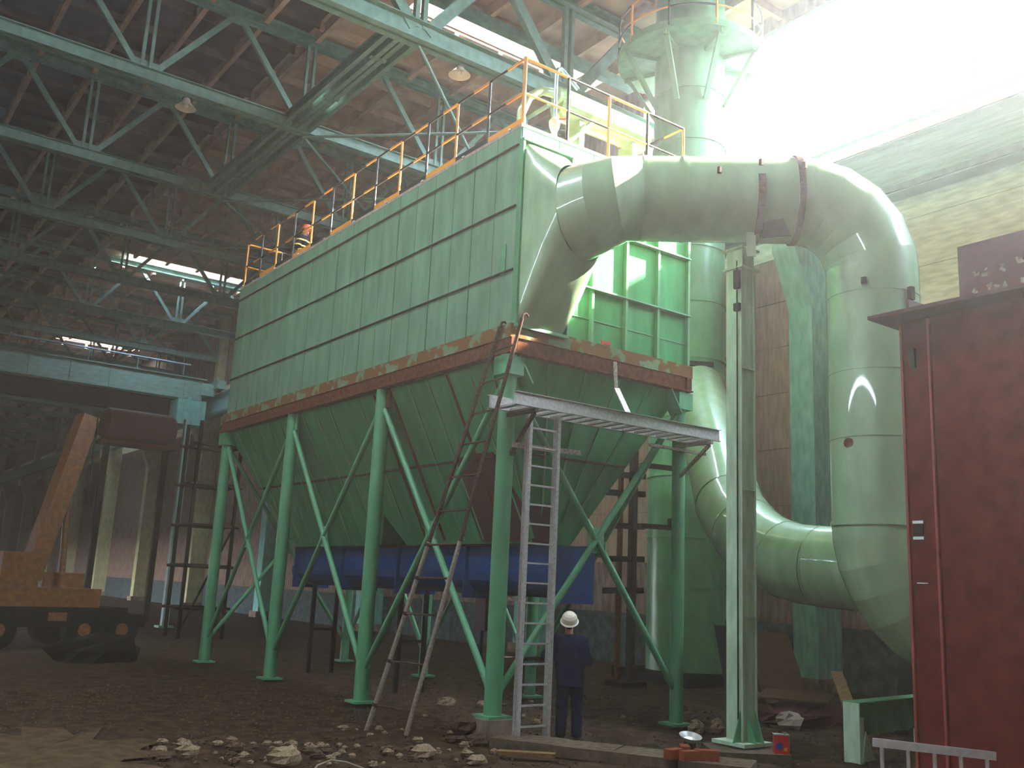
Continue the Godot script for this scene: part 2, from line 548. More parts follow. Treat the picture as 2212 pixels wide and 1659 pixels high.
func build_shell() -> void:
	# right-hand wall: precast panels below the glazing, colour bands by height, tan in one stretch
	var zl := (HALL_B + HALL_F) / 2.0
	var len := HALL_B - HALL_F
	var s := Shape.new()
	s.box(Vector3(HALL_R + 0.24, SILL / 2.0, zl), Vector3(0.36, SILL, len))
	s.box(Vector3(HALL_R + 0.2, (HEAD + ROOF + 0.5) / 2.0, zl), Vector3(0.44, ROOF + 0.5 - HEAD, len))
	s.box(Vector3(HALL_R + 0.2, (SILL + HEAD) / 2.0, (8.5 + HALL_B) / 2.0), Vector3(0.44, HEAD - SILL, HALL_B - 8.5))
	s.box(Vector3(HALL_R + 0.2, (SILL + HEAD) / 2.0, (-23.0 + HALL_F) / 2.0), Vector3(0.44, HEAD - SILL, -23.0 - HALL_F))
	var wr := structure("wall_right", s, M.plaster, "long side wall of precast panels, cream above, brown and a blue-grey dado below", "wall")
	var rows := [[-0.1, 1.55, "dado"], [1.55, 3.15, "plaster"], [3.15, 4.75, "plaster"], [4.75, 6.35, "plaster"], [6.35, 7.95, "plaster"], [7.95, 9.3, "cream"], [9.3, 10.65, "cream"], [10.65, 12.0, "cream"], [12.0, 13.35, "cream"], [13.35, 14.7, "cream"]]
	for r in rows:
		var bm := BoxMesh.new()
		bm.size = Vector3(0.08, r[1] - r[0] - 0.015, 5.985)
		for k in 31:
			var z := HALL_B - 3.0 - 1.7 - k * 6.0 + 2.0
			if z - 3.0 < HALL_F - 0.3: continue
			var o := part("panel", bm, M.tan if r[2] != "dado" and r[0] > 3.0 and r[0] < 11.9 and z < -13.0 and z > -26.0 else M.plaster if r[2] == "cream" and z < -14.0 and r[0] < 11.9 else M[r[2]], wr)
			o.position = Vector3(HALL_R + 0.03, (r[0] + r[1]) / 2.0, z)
	# glazing of the right-hand wall
	var w := structure("window_1", boxes([[Vector3(HALL_R + 0.1, SILL + 0.05, -7.25), Vector3(0.2, 0.1, 31.5)], [Vector3(HALL_R + 0.1, HEAD - 0.05, -7.25), Vector3(0.2, 0.1, 31.5)]]), M.steel, "long band of bright factory glazing above the crane runway", "window")
	for k in 9:
		var z := 8.5 - k * 31.5 / 8.0
		part("mullion", one_box(Vector3(HALL_R + 0.1, (SILL + HEAD) / 2.0, z), Vector3(0.06, HEAD - SILL, 0.03)), M.white_pipe, w)
		if k < 8: part("pane", one_box(Vector3(HALL_R + 0.12, (SILL + HEAD) / 2.0, z - 31.5 / 16.0), Vector3(0.006, HEAD - SILL - 0.2, 3.9)), M.glass, w)
	# left-hand wall, out of view; window band and far gate added for light
	var x := HALL_L - 0.2
	structure("wall_left", boxes([
		[Vector3(x, 4.925, (HALL_B - 64.0) / 2.0), Vector3(0.4, 9.85, HALL_B + 64.0)],
		[Vector3(x, 4.925, (-82.0 + HALL_F) / 2.0), Vector3(0.4, 9.85, -82.0 - HALL_F)],
		[Vector3(x, 7.425, -73), Vector3(0.4, 4.85, 18.0)],
		[Vector3(x, (10.2 + ROOF + 0.5) / 2.0, zl), Vector3(0.4, ROOF + 0.5 - 10.2, len)],
		[Vector3(x, 10.0, (HALL_B + 6.0) / 2.0), Vector3(0.4, 0.6, HALL_B - 6.0)],
		[Vector3(x, 10.0, (-24.0 + HALL_F) / 2.0), Vector3(0.4, 0.6, -24.0 - HALL_F)]]), M.farwall, "left-hand hall wall with an added high window band", "wall")
	var w2 := structure("window_2", boxes([[Vector3(x, 9.86, -9), Vector3(0.2, 0.06, 30)], [Vector3(x, 10.19, -9), Vector3(0.2, 0.06, 30)]]), M.steel, "added unseen window band high in the left-hand wall", "window")
	for k in 16:
		var z := 6.0 - k * 2.0
		part("mullion", one_box(Vector3(x, 10.0, z), Vector3(0.1, 0.6, 0.08)), M.steel, w2)
	# the wall behind the camera, with an open gate added to light the floor
	structure("wall_back", boxes([
		[Vector3(-6.6, 10.2, HALL_B + 0.2), Vector3(5.6, 20.5, 0.4)],
		[Vector3(10.2, 10.2, HALL_B + 0.2), Vector3(24.4, 20.5, 0.4)],
		[Vector3(-2.9, 11.5, HALL_B + 0.2), Vector3(1.9, 17.9, 0.4)]]), M.plaster, "end wall behind the viewer with an added open gateway", "wall")
	# the far end wall with narrow windows
	var fs := Shape.new()
	fs.box(Vector3(6.5, 2.0, HALL_F - 0.2), Vector3(31.8, 4.0, 0.4))
	fs.box(Vector3(6.5, 15.4, HALL_F - 0.2), Vector3(31.8, 10.4, 0.4))
	var edges := [-9.4, 16.0, 17.0, 19.3, 21.0, 22.4]
	for i in range(0, 6, 2): fs.box(Vector3((edges[i] + edges[i + 1]) / 2.0, 7.1, HALL_F - 0.2), Vector3(edges[i + 1] - edges[i], 6.2, 0.4))
	structure("wall_front", fs, M.farwall, "dim far end wall of the hall with tall narrow windows", "wall")
	for i in 2:
		var hw: float = (edges[i * 2 + 2] - edges[i * 2 + 1]) / 2.0 - 0.03
		var xc: float = (edges[i * 2 + 1] + edges[i * 2 + 2]) / 2.0
		var ww := structure("window_%d" % (i + 3), boxes([[Vector3(xc - hw, 7.1, HALL_F), Vector3(0.08, 6.2, 0.12)], [Vector3(xc + hw, 7.1, HALL_F), Vector3(0.08, 6.2, 0.12)], [Vector3(xc, 7.1, HALL_F), Vector3(hw * 2.0, 0.08, 0.1)]]), M.steel, "tall narrow dim window in the far end wall, %s" % ["the slimmer one", "the wider one by the side wall"][i], "window")
		part("pane", one_box(Vector3(xc, 7.1, HALL_F - 0.05), Vector3(hw * 2.0, 6.2, 0.01)), M.dim_glass, ww)

func build_columns() -> void:
	var ord := ["nearest, beside the big vertical duct", "second along the wall, behind the filter", "third along the wall, behind the hoppers", "fourth along the wall", "fifth along the wall, by the far end of the filter", "sixth along the wall", "seventh along the wall, lit pale cream at its foot", "eighth along the wall", "ninth along the wall", "tenth along the wall", "eleventh along the wall", "twelfth along the wall", "farthest along the wall"]
	for k in 13:
		var z := -15.73 - 12.0 * k
		if z < HALL_F + 1.0: break
		column(z, "painted concrete wall column with crane corbel, " + ord[k], M.column if k < 4 else M.column_cream)
	for z in [-3.73, 8.27]: column(z, "painted concrete wall column with crane corbel, " + ("in the bay nearest the viewer" if z > 0.0 else "hidden behind the red steel box"), M.column)
	# crane runway along the wall
	var t := thing("crane_runway", "long turquoise crane runway beam carried on the wall columns", "runway beam", Vector3(20.9, 12.2, HALL_B))
	var b := Shape.new()
	b.ibeam(Vector3(20.9, 12.9, HALL_B), Vector3(20.9, 12.9, HALL_F), 0.5, 1.4, 0.03)
	wpart("beam", b, M.runway, t)
	for i in 9: wpart("ledge", one_box(Vector3(20.885, 12.45 + 0.12 * i, (HALL_B + HALL_F) / 2.0), Vector3(0.02, 0.02, HALL_B - HALL_F)), M.runway, t)
	wpart("ledge", one_box(Vector3(20.66, 12.32, (HALL_B + HALL_F) / 2.0), Vector3(0.1, 0.16, HALL_B - HALL_F)), M.steel, t)
	var r := Shape.new()
	r.ibeam(Vector3(20.9, 13.67, HALL_B), Vector3(20.9, 13.67, HALL_F), 0.1, 0.13, 0.03)
	wpart("rail", r, M.brown, t)

func column(z: float, label: String, m: Material) -> void:
	var t := thing("wall_column", label, "column", Vector3(21.5, 0, z), 0.0, "wall columns under the crane runway")
	wpart("shaft", one_box(Vector3(21.5, 6.05, z), Vector3(1.0, 12.3, 0.75)), m, t)
	var c := Shape.new()
	c.slab([Vector3(21.0, 9.95, z - 0.375), Vector3(20.3, 11.5, z - 0.375), Vector3(20.3, 12.19, z - 0.375), Vector3(21.0, 12.19, z - 0.375)], Vector3(0, 0, 0.75))
	wpart("corbel", c, m, t)
	if z < -20.0: wpart("upper_shaft", one_box(Vector3(21.7, 15.9, z), Vector3(0.6, 7.5, 0.5)), m, t)
	wpart("base", one_box(Vector3(21.45, 0.12, z), Vector3(1.2, 0.36, 0.95)), M.concrete, t)

const LIGHTS := [[13.0, 20.0, -24.6, -23.1], [13.0, 20.2, -57.6, -55.4], [14.4, 20.3, -82.0, -79.6]]
func roof_strip(s: Shape, za: float, zb: float) -> void:
	# roof slab from za back to zb, leaving a slot open for the added left-hand rooflight
	for e in [[za, maxf(-4.0, zb), false], [minf(za, -4.0), maxf(zb, -20.0), true], [minf(za, -20.0), zb, false]]:
		if e[0] - e[1] < 0.01: continue
		for q in ([[-9.4, -2.0], [0.5, 11.2]] if e[2] else [[-9.4, 11.2]]):
			s.box(Vector3((q[0] + q[1]) / 2.0, ROOF + 0.15, (e[0] + e[1]) / 2.0), Vector3(q[1] - q[0], 0.3, e[0] - e[1]))
func build_roof() -> void:
	var s := Shape.new()
	var s2 := Shape.new()
	var z := HALL_B + 0.4
	for l in LIGHTS:
		roof_strip(s, z, l[3])
		var zc: float = (l[2] + l[3]) / 2.0
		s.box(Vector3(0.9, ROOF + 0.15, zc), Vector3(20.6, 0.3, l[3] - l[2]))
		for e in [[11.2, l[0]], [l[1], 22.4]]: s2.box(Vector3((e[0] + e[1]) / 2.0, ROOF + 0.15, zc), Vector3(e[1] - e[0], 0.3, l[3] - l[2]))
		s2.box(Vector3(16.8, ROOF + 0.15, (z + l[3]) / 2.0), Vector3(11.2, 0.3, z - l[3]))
		z = l[2]
	roof_strip(s, z, HALL_F - 0.4)
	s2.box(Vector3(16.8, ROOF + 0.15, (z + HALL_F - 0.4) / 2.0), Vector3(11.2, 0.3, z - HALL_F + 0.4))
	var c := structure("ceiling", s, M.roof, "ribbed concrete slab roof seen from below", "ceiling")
	part("lit_bay", s2, M.roof_lit, c).set_meta("label", "roof slabs on the window side with window light in their colour")
	for i in range(-7, 11):
		var x := 4.3 + 1.78 * i
		if x < HALL_L or x > HALL_R: continue
		var from := HALL_B
		for l in LIGHTS:
			if x > l[0] - 0.1 and x < l[1] + 0.1:
				part("rib", one_box(Vector3(x, ROOF - 0.19, (from + l[3]) / 2.0), Vector3(0.16, 0.4, from - l[3])), M.rib if x < 11.2 else M.rib_lit, c)
				from = l[2]
		part("rib", one_box(Vector3(x, ROOF - 0.19, (from + HALL_F) / 2.0), Vector3(0.16, 0.4, from - HALL_F)), M.rib if x < 11.2 else M.rib_lit, c)
	for i in 93:
		var zz := 13.0 - 2.0 * i
		var hit := false
		for l in LIGHTS:
			if zz > l[2] - 0.1 and zz < l[3] + 0.1: hit = true
		part("rib", one_box(Vector3(1.1, ROOF - 0.12, zz), Vector3(20.2, 0.26, 0.12)), M.rib_shade, c)
		if not hit: part("rib", one_box(Vector3(16.6, ROOF - 0.14, zz), Vector3(10.8, 0.3, 0.14)), M.rib_lit, c)
	var lk := structure("window_8", boxes([[Vector3(-2.05, ROOF + 0.5, -12), Vector3(0.1, 0.7, 16)], [Vector3(0.55, ROOF + 0.5, -12), Vector3(0.1, 0.7, 16)], [Vector3(-0.75, ROOF + 0.5, -4), Vector3(2.6, 0.7, 0.1)], [Vector3(-0.75, ROOF + 0.5, -20), Vector3(2.6, 0.7, 0.1)]]), M.concrete, "added unseen rooflight above the left of the hall floor", "rooflight")  # opening, curb and bars added out of view to light the filter side
	for q in 9: part("bar", one_box(Vector3(-0.75, ROOF + 0.8, -4.0 - 2.0 * q), Vector3(2.5, 0.06, 0.06)), M.steel, lk)
	var names := ["over the filter top", "over the far end of the filter", "farthest down the hall"]
	for i in 3:
		var l: Array = LIGHTS[i]
		var xc: float = (l[0] + l[1]) / 2.0
		var zc: float = (l[2] + l[3]) / 2.0
		var w: float = l[1] - l[0]
		var d: float = l[3] - l[2]
		var k := structure("window_%d" % (i + 5), boxes([
			[Vector3(xc, ROOF + 0.5, l[2]), Vector3(w, 0.8, 0.1)], [Vector3(xc, ROOF + 0.5, l[3]), Vector3(w, 0.8, 0.1)],
			[Vector3(l[0], ROOF + 0.5, zc), Vector3(0.1, 0.8, d)], [Vector3(l[1], ROOF + 0.5, zc), Vector3(0.1, 0.8, d)]]), M.concrete, "strip rooflight in the slab roof, " + names[i], "rooflight")
		for q in 8: part("bar", one_box(Vector3(l[0] + w * q / 7.0, ROOF + 0.82, zc), Vector3(0.06, 0.06, d)), M.steel, k)
		for q in 7: part("pane", one_box(Vector3(l[0] + w * (q + 0.5) / 7.0, ROOF + 0.86, zc), Vector3(w / 7.0 - 0.06, 0.006, d)), M.glass, k)

func truss(label: String, h: float, w: float) -> Node3D:
	var proto := thing("roof_truss", label, "truss", Vector3.ZERO, 0.0, "roof trusses across the hall")
	for side in [-1.0, 1.0]:
		var ch := Shape.new()
		ch.channel(Vector3(-15.4, 0, 0.05 * side), Vector3(15.4, 0, 0.05 * side), 0.14 * w, 0.40 * w, 0.025, -side)
		part("bottom_chord", ch, M.steel, proto)
		var tc := Shape.new()
		tc.channel(Vector3(-15.4, h, 0.05 * side), Vector3(15.4, h, 0.05 * side), 0.14 * w, 0.34, 0.025, -side)
		part("top_chord", tc, M.steel, proto)
	for j in 7:
		var x := -15.6 + 5.1 * j
		for q in [-0.12, 0.12]: part("vertical", one_bar(Vector3(x + q, 0.15, 0), Vector3(x + q, h - 0.1, 0), 0.09 * w, 0.12 * w), M.steel, proto)
		part("gusset", one_box(Vector3(x, 0.16, 0), Vector3(0.9, 0.6, 0.03)), M.steel, proto)
		if j < 6:
			part("diagonal", one_bar(Vector3(x + 0.2, 0.1, 0), Vector3(x + 2.5, h - 0.1, 0), 0.13 * w, 0.17 * w * w), M.steel, proto)
			part("diagonal", one_bar(Vector3(x + 2.6, h - 0.1, 0), Vector3(x + 4.9, 0.1, 0), 0.13 * w, 0.17 * w * w), M.steel, proto)
			part("gusset", one_box(Vector3(x + 2.55, h - 0.14, 0), Vector3(0.7, 0.5, 0.03)), M.steel, proto)
	return proto
func build_trusses() -> void:
	var y0 := 16.5
	var y1 := 19.62
	var big := truss("heaviest turquoise steel roof truss, nearest in view, crossing above the filter's near end", y1 - y0, 1.4)
	big.position = Vector3(6.5, y0, -20.5)
	var proto := truss("", y1 - y0, 1.0)
	tag(part("edge_beam", one_box(Vector3(15.6, 19.45, -22.7), Vector3(11.0, 0.3, 0.3)), M.steel), "turquoise edge beam under the near side of the rooflight above the filter", "beam")
	var ord := ["second", "third", "fourth", "fifth", "sixth", "seventh", "eighth", "ninth", "tenth", "eleventh", "twelfth", "thirteenth", "fourteenth", "fifteenth", "sixteenth", "seventeenth", "eighteenth", "nineteenth", "twentieth"]
	proto.position = Vector3(6.5, y0, -27.7)
	proto.set_meta("label", "turquoise steel roof truss, second in the row counted from the filter's near end")
	for k in range(1, 19):
		copy(proto, Vector3(6.5, y0, -27.7 - 7.22 * k), 0.0, "turquoise steel roof truss, %s in the row counted from the filter's near end" % ord[k])
	# twin tie beam along the hall at bottom-chord level
	var t := thing("tie_beam", "twin-channel longitudinal tie beam joining the bottom chords of three trusses", "tie beam", Vector3(11.0, 16.4, -27.7))
	for x in [10.74, 11.26]:
		for side in [-1.0, 1.0]:
			var c := Shape.new()
			c.channel(Vector3(x + 0.1 * side, 16.55, -20.7), Vector3(x + 0.1 * side, 16.55, -35.0), 0.13, 0.34, 0.025, -side)
			wpart("channel", c, M.steel, t)
	for i in 5: wpart("batten", one_box(Vector3(11.0, 16.42, -22.2 - 2.9 * i), Vector3(0.5, 0.03, 0.16)), M.steel, t)
	# thin cross bracing between the bottom chords
	var ends := [[-20.5, -27.7, "1st and 2nd"], [-27.7, -34.9, "2nd and 3rd"], [-34.9, -42.1, "3rd and 4th"]]
	for e in ends:
		for q in 2:
			var a := Vector3(11.3, 16.2, e[q])
			var b := Vector3(18.9, 16.2 + (0.12 if q else 0.0), e[1 - q])
			var o := part("bracing_rod", one_tube(a, b, 0.05, 8), M.steel)
			tag(o, "thin cross-bracing rod between %s roof trusses, its right end %s" % [e[2], "farther away" if q == 0 else "nearer the viewer"], "bracing rod", "cross-bracing rods between trusses")
	# lamps on the bottom chords
	for l in [[Vector3(7.54, 16.0, -27.9), "hanging from the second roof truss at the left"], [Vector3(12.8, 16.0, -20.75), "hanging from the first roof truss above the filter railing"]]:
		var p: Vector3 = l[0]
		var f := thing("high_bay_lamp", "unlit pale dome factory lamp " + l[1], "lamp", p, 0.0, "high-bay lamps")
		var dome := Shape.new()
		dome.lathe(Vector3.ZERO, [[0.04, 0.32], [0.1, 0.3], [0.13, 0.16], [0.30, -0.02], [0.31, -0.02], [0.12, 0.13], [0.0, 0.14]], 24)
		part("shade", dome, M.enamel, f)
		var bulb := Shape.new()
		bulb.lathe(Vector3.ZERO, [[0.0, -0.03], [0.06, 0.0], [0.07, 0.06], [0.03, 0.14]], 14)
		part("bulb", bulb, M.white_pipe, f)
		part("hanger", boxes([[Vector3(0, 0.36, 0), Vector3(0.22, 0.14, 0.2)], [Vector3(0.0, 0.44, 0.1), Vector3(0.06, 0.14, 0.3)]]), M.brown, f)

func build_crane() -> void:
	var t := thing("bridge_crane", "overhead bridge crane with pale turquoise girder crossing the hall beyond the filter", "crane", Vector3(6, 13.7, -62))
	wpart("girder", boxes([[Vector3(6.0, 13.85, -62.0), Vector3(28.0, 1.35, 0.5)], [Vector3(6.0, 14.55, -62.0), Vector3(28.4, 0.06, 0.8)], [Vector3(6.0, 13.16, -62.0), Vector3(28.0, 0.05, 0.7)]]), M.crane_paint, t)
	wpart("rear_girder", boxes([[Vector3(6.0, 12.75, -64.0), Vector3(28.0, 1.1, 0.5)], [Vector3(6.0, 13.35, -64.0), Vector3(28.0, 0.06, 0.8)]]), M.brown, t)
	for i in 12: wpart("stiffener", one_box(Vector3(-6.5 + 2.3 * i, 13.85, -61.73), Vector3(0.04, 1.3, 0.05)), M.crane_paint, t)
	wpart("end_carriage", boxes([[Vector3(20.9, 14.25, -63.0), Vector3(0.6, 0.55, 4.4)], [Vector3(20.3, 13.9, -63.0), Vector3(0.9, 0.8, 3.0)]]), M.crane_paint, t)
	for z in [-61.2, -64.8]: wpart("wheel", one_tube(Vector3(20.8, 13.98, z), Vector3(21.0, 13.98, z), 0.26, 18), M.dark, t)
	wpart("walkway_rail", one_tube(Vector3(-8, 15.35, -61.6), Vector3(19.0, 15.35, -61.6), 0.06, 8), M.galv_blue, t)
	for i in 10: wpart("rail_post", one_tube(Vector3(-7.5 + 2.9 * i, 14.55, -61.6), Vector3(-7.5 + 2.9 * i, 15.35, -61.6), 0.04, 6), M.steel, t)
	wpart("trolley", boxes([[Vector3(2.0, 14.9, -63.0), Vector3(2.2, 0.6, 2.6)], [Vector3(2.0, 15.35, -63.0), Vector3(1.0, 0.5, 1.4)]]), M.brown, t)
	wpart("cab", boxes([[Vector3(19.2, 12.2, -61.8), Vector3(1.8, 1.6, 1.6)], [Vector3(19.2, 13.1, -61.8), Vector3(0.3, 0.4, 0.3)]]), M.column, t)
const FX0 := 8.54
const FX1 := 12.45
const FZ0 := -11.8
const FZ1 := -24.2
func hop(y: float, z: float, off := 0.0) -> Vector3:
	return Vector3(8.6 + (5.75 - y) * 0.5226 - off, y - off * 0.5, z)
func build_filter() -> void:
	var t := thing("dust_filter", "huge mint-green bag filter house with two hoppers, standing on tall green legs", "dust filter", Vector3(10.5, 0, -18.0))
	var zc := (FZ0 + FZ1) / 2.0
	wpart("casing", boxes([[Vector3(10.495, 7.85, zc), Vector3(3.87, 3.5, 12.36)]]), M.casing, t)
	wpart("roof_deck", one_box(Vector3(10.495, 9.6, zc), Vector3(3.93, 0.06, 12.42)), M.deck, t)
	var ys := [6.22, 7.12, 8.2, 9.26, 9.6]
	var st := 12.4 / 19.0
	for r in 4:
		var bm := BoxMesh.new()
		bm.size = Vector3(0.03, ys[r + 1] - ys[r] - 0.012, st - 0.014)
		var bm2 := BoxMesh.new()
		bm2.size = Vector3(0.766, ys[r + 1] - ys[r] - 0.012, 0.03)
		for k in 19:
			for x in [FX0 + 0.01, FX1 - 0.01]:
				var o := wpart("panel", bm, M.casing, t)
				o.position += Vector3(x, (ys[r] + ys[r + 1]) / 2.0, FZ0 - (k + 0.5) * st)
		for k in 5:
			for z in [FZ0 - 0.01, FZ1 + 0.01]:
				var o := wpart("panel", bm2, M.mint, t)
				o.position += Vector3(FX0 + 0.02 + (k + 0.5) * 0.776, (ys[r] + ys[r + 1]) / 2.0, z)
	for y in [7.12, 8.2, 9.26]:
		for x in [FX0 - 0.02, FX1 + 0.02]: wpart("seam_rib", one_box(Vector3(x, y, zc), Vector3(0.035, 0.022, 12.34)), M.seam_top if y > 9.0 else M.seam, t)
		if y < 9.0: wpart("ledge", one_box(Vector3(10.97, y, FZ0 + 0.05), Vector3(2.95, 0.025, 0.13)), M.mint_rib, t)
	wpart("seam_rib", one_box(Vector3(11.0, 6.6, FZ0 + 0.012), Vector3(2.9, 0.018, 0.02)), M.mint_rib, t)
	for k in 5:
		var x := 9.36 + 0.766 * k
		wpart("rib", one_box(Vector3(x, 7.7, FZ0 + 0.035), Vector3(0.05, 3.0, 0.09)), M.mint_rib, t)
	for k in range(0, 20, 2):
		wpart("rib", one_box(Vector3(FX0 - 0.012, 7.73, FZ0 - k * st - 0.01), Vector3(0.02, 3.0, 0.022)), M.casing, t)
	# rusty ring beam between casing and hoppers
	for q in [[Vector3(FX0, 0, zc), Vector3(0.16, 0, 12.56)], [Vector3(FX1, 0, zc), Vector3(0.16, 0, 12.56)], [Vector3(10.495, 0, FZ0), Vector3(3.75, 0, 0.16)], [Vector3(10.495, 0, FZ1), Vector3(3.75, 0, 0.16)]]:
		var c: Vector3 = q[0]
		var sz: Vector3 = q[1]
		wpart("flange_band", one_box(c + Vector3(0, 6.09, 0), sz + Vector3(0, 0.22, 0)), M.rust_light, t)
		wpart("ring_beam", one_box(c + Vector3(0, 5.86, 0), sz + Vector3(-0.04 if sz.x < 1.0 else 0.0, 0.24, -0.04 if sz.z < 1.0 else 0.0)), M.rust, t)
		wpart("bottom_flange", one_box(c + Vector3(0, 5.74, 0), sz + Vector3(0.02, 0.02, 0.02)), M.rust, t)
	# hoppers
	var h := Shape.new()
	var T4 := [Vector3(8.6, 5.75, -11.86), Vector3(12.4, 5.75, -11.86), Vector3(12.4, 5.75, -24.14), Vector3(8.6, 5.75, -24.14)]
	var m0 := 3.5
	var mx := 9.776
	var M4 := [Vector3(mx, m0, -12.85), Vector3(21.0 - mx, m0, -12.85), Vector3(21.0 - mx, m0, -23.15), Vector3(mx, m0, -23.15)]
	for i in 4:
		var j := (i + 1) % 4
		h.quad(T4[i], T4[j], M4[j], M4[i], (T4[i] + T4[j]) / 2.0 - Vector3(10.5, 6.5, -18.0))
	for e in [[-12.85, -17.7, -13.08, -17.2], [-17.7, -23.15, -18.35, -22.5]]:
		var A := [Vector3(mx, m0, e[0]), Vector3(21.0 - mx, m0, e[0]), Vector3(21.0 - mx, m0, e[1]), Vector3(mx, m0, e[1])]
		var B := [Vector3(10.1, 2.88, e[2]), Vector3(10.9, 2.88, e[2]), Vector3(10.9, 2.88, e[3]), Vector3(10.1, 2.88, e[3])]
		for i in 4:
			var j := (i + 1) % 4
			h.quad(A[i], A[j], B[j], B[i], (A[i] + A[j]) / 2.0 - Vector3(10.5, 4.0, (e[0] + e[1]) / 2.0))
	var hp := wpart("hopper", h, M.mint, t)
	for k in range(1, 19):
		var f := absf(k - 9.5) / 9.5
		var z := FZ0 - k * st
		var zb := clampf(z, -23.0, -13.0)
		if k == 9: continue
		part("rib", one_bar(hop(5.7, z, 0.01), hop(3.4 if k in [8, 10] else 3.0, lerpf(z, zb, 0.95), 0.01), 0.05, 0.03, Vector3(-1, 0.5, 0)), M.rust if k in [3, 6, 7] else M.mint_rib, hp)
	for k in 4:
		var x := 9.36 + 0.766 * k
		part("rib", one_bar(Vector3(x, 5.7, -11.87), Vector3(lerpf(10.5, x, 0.3), 3.3, -12.93), 0.05, 0.03, Vector3(0, 0.4, 1)), M.mint_rib, hp)
	part("seam_rib", one_bar(hop(4.33, -12.6, 0.01), hop(4.33, -23.4, 0.01), 0.03, 0.04), M.seam, hp)
	part("seam_rib", one_bar(Vector3(9.4, 4.33, -12.46), Vector3(11.6, 4.33, -12.46), 0.03, 0.03), M.seam, hp)
	var rp := Shape.new()
	var off := Vector3(-0.02, -0.01, 0)
	rp.slab([hop(4.38, -14.35), hop(4.41, -13.9), hop(4.4, -13.25), hop(3.5, -12.92), hop(2.95, -13.12), hop(2.97, -14.5), hop(3.56, -14.5)], off)
	rp.slab([Vector3(9.776, 3.5, -12.84), Vector3(10.1, 2.9, -13.07), Vector3(10.62, 2.95, -13.05), Vector3(10.3, 3.55, -12.82)], Vector3(0, 0.005, 0.015))
	part("access_plate", rp, M.primer_dark, hp).set_meta("label", "dark red primed plate near the hopper bottom")
	# legs, footings and cross bracing
	var lz := [-11.92, -15.95, -20.05, -24.1]
	for x in [8.6, 12.4]:
		for z in lz:
			var leg := wpart("leg", one_tube(Vector3(x, 0.3 if z > -12.0 and x < 9.0 else 0.05, z), Vector3(x, 5.74, z), 0.135 if x < 9.0 else 0.115, 16), M.mint_rib, t)
			part("base_plate", one_box(Vector3(x, 0.32 if z > -12.0 and x < 9.0 else 0.06, z), Vector3(0.42, 0.04, 0.42)), M.mint_rib, leg)
			part("cap_plate", one_box(Vector3(x, 5.55, z), Vector3(0.03, 0.38, 0.5) if absf(z + 18.0) < 6.0 else Vector3(0.34, 0.3, 0.34)), M.rust if z == lz[1] else M.mint_rib, leg)
		for i in 3: cross(t, Vector3(x, 0.55, lz[i]), Vector3(x, 5.45, lz[i + 1]), Vector3(x, 0.55, lz[i + 1]), Vector3(x, 5.45, lz[i]))
	for z in [lz[0], lz[3]]: cross(t, Vector3(8.6, 0.55, z), Vector3(12.4, 5.4, z), Vector3(12.4, 0.55, z), Vector3(8.6, 5.4, z))
	for x in [8.6, 12.4]:
		wpart("knee_plate", one_box(Vector3(x + (0.22 if x < 9.0 else -0.22), 5.52, FZ0 - 0.1), Vector3(0.03, 0.5, 0.3), Basis(Vector3(0, 0, 1), 0.6)), M.mint_rib, t)
	wpart("footing", one_box(Vector3(8.62, 0.12, -11.95), Vector3(0.62, 0.36, 0.6)), M.concrete, t)
	# red and white tags on the casing foot
	wpart("red_tag", one_box(Vector3(10.42, 6.24, FZ0 + 0.09), Vector3(0.2, 0.06, 0.02)), M.red_can, t)
	wpart("white_patch", one_box(Vector3(8.52, 7.35, -12.12), Vector3(0.01, 0.5, 0.14)), M.mint_rib, t)
	# roof railing in yellow and black
	var rl := wpart("roof_railing", one_tube(Vector3(8.6, 9.6, -11.86), Vector3(8.6, 10.87, -11.86), 0.035, 10), M.yellow, t)
	for k in 13:
		var z := -11.86 - 1.022 * k
		if k > 0: part("rail_post", one_tube(Vector3(8.6, 9.6, z), Vector3(8.6, 10.85, z), 0.025, 8), M.black if k % 2 else M.yellow, rl)
		part("rail_post", one_tube(Vector3(12.38, 9.6, z), Vector3(12.38, 10.85, z), 0.025, 8), M.black if k % 2 else M.yellow, rl)
		if k < 12:
			for x in [8.6, 12.38]:
				for y in [10.85, 10.22]:
					part("top_rail" if y > 10.5 else "mid_rail", one_tube(Vector3(x, y, z), Vector3(x, y, z - 0.5), 0.022, 8), M.yellow, rl)
					part("top_rail" if y > 10.5 else "mid_rail", one_tube(Vector3(x, y, z - 0.5), Vector3(x, y, z - 1.022), 0.022, 8), M.black, rl)
			part("toe_board", one_box(Vector3(8.6, 9.70, z - 0.51), Vector3(0.012, 0.15, 1.02)), M.black if k % 2 else M.yellow, rl)
	for z in [-11.86, -24.12]:
		for k in 4:
			var x := 8.6 + 0.945 * k
			if k > 0: part("rail_post", one_tube(Vector3(x, 9.6, z), Vector3(x, 10.85, z), 0.028, 8), M.black if k % 2 else M.yellow, rl)
			for y in [10.85, 10.22]: part("top_rail" if y > 10.5 else "mid_rail", one_tube(Vector3(x, y, z), Vector3(x + 0.945, y, z), 0.025 if y > 10.5 else 0.02, 8), M.black if k % 2 else M.yellow, rl)
	# pale lifting lugs along the roof edge
	for k in 9: wpart("lug", one_box(Vector3(8.53, 9.62, -12.1 - 1.4 * k), Vector3(0.05, 0.03, 0.07)), M.white_pipe, t)

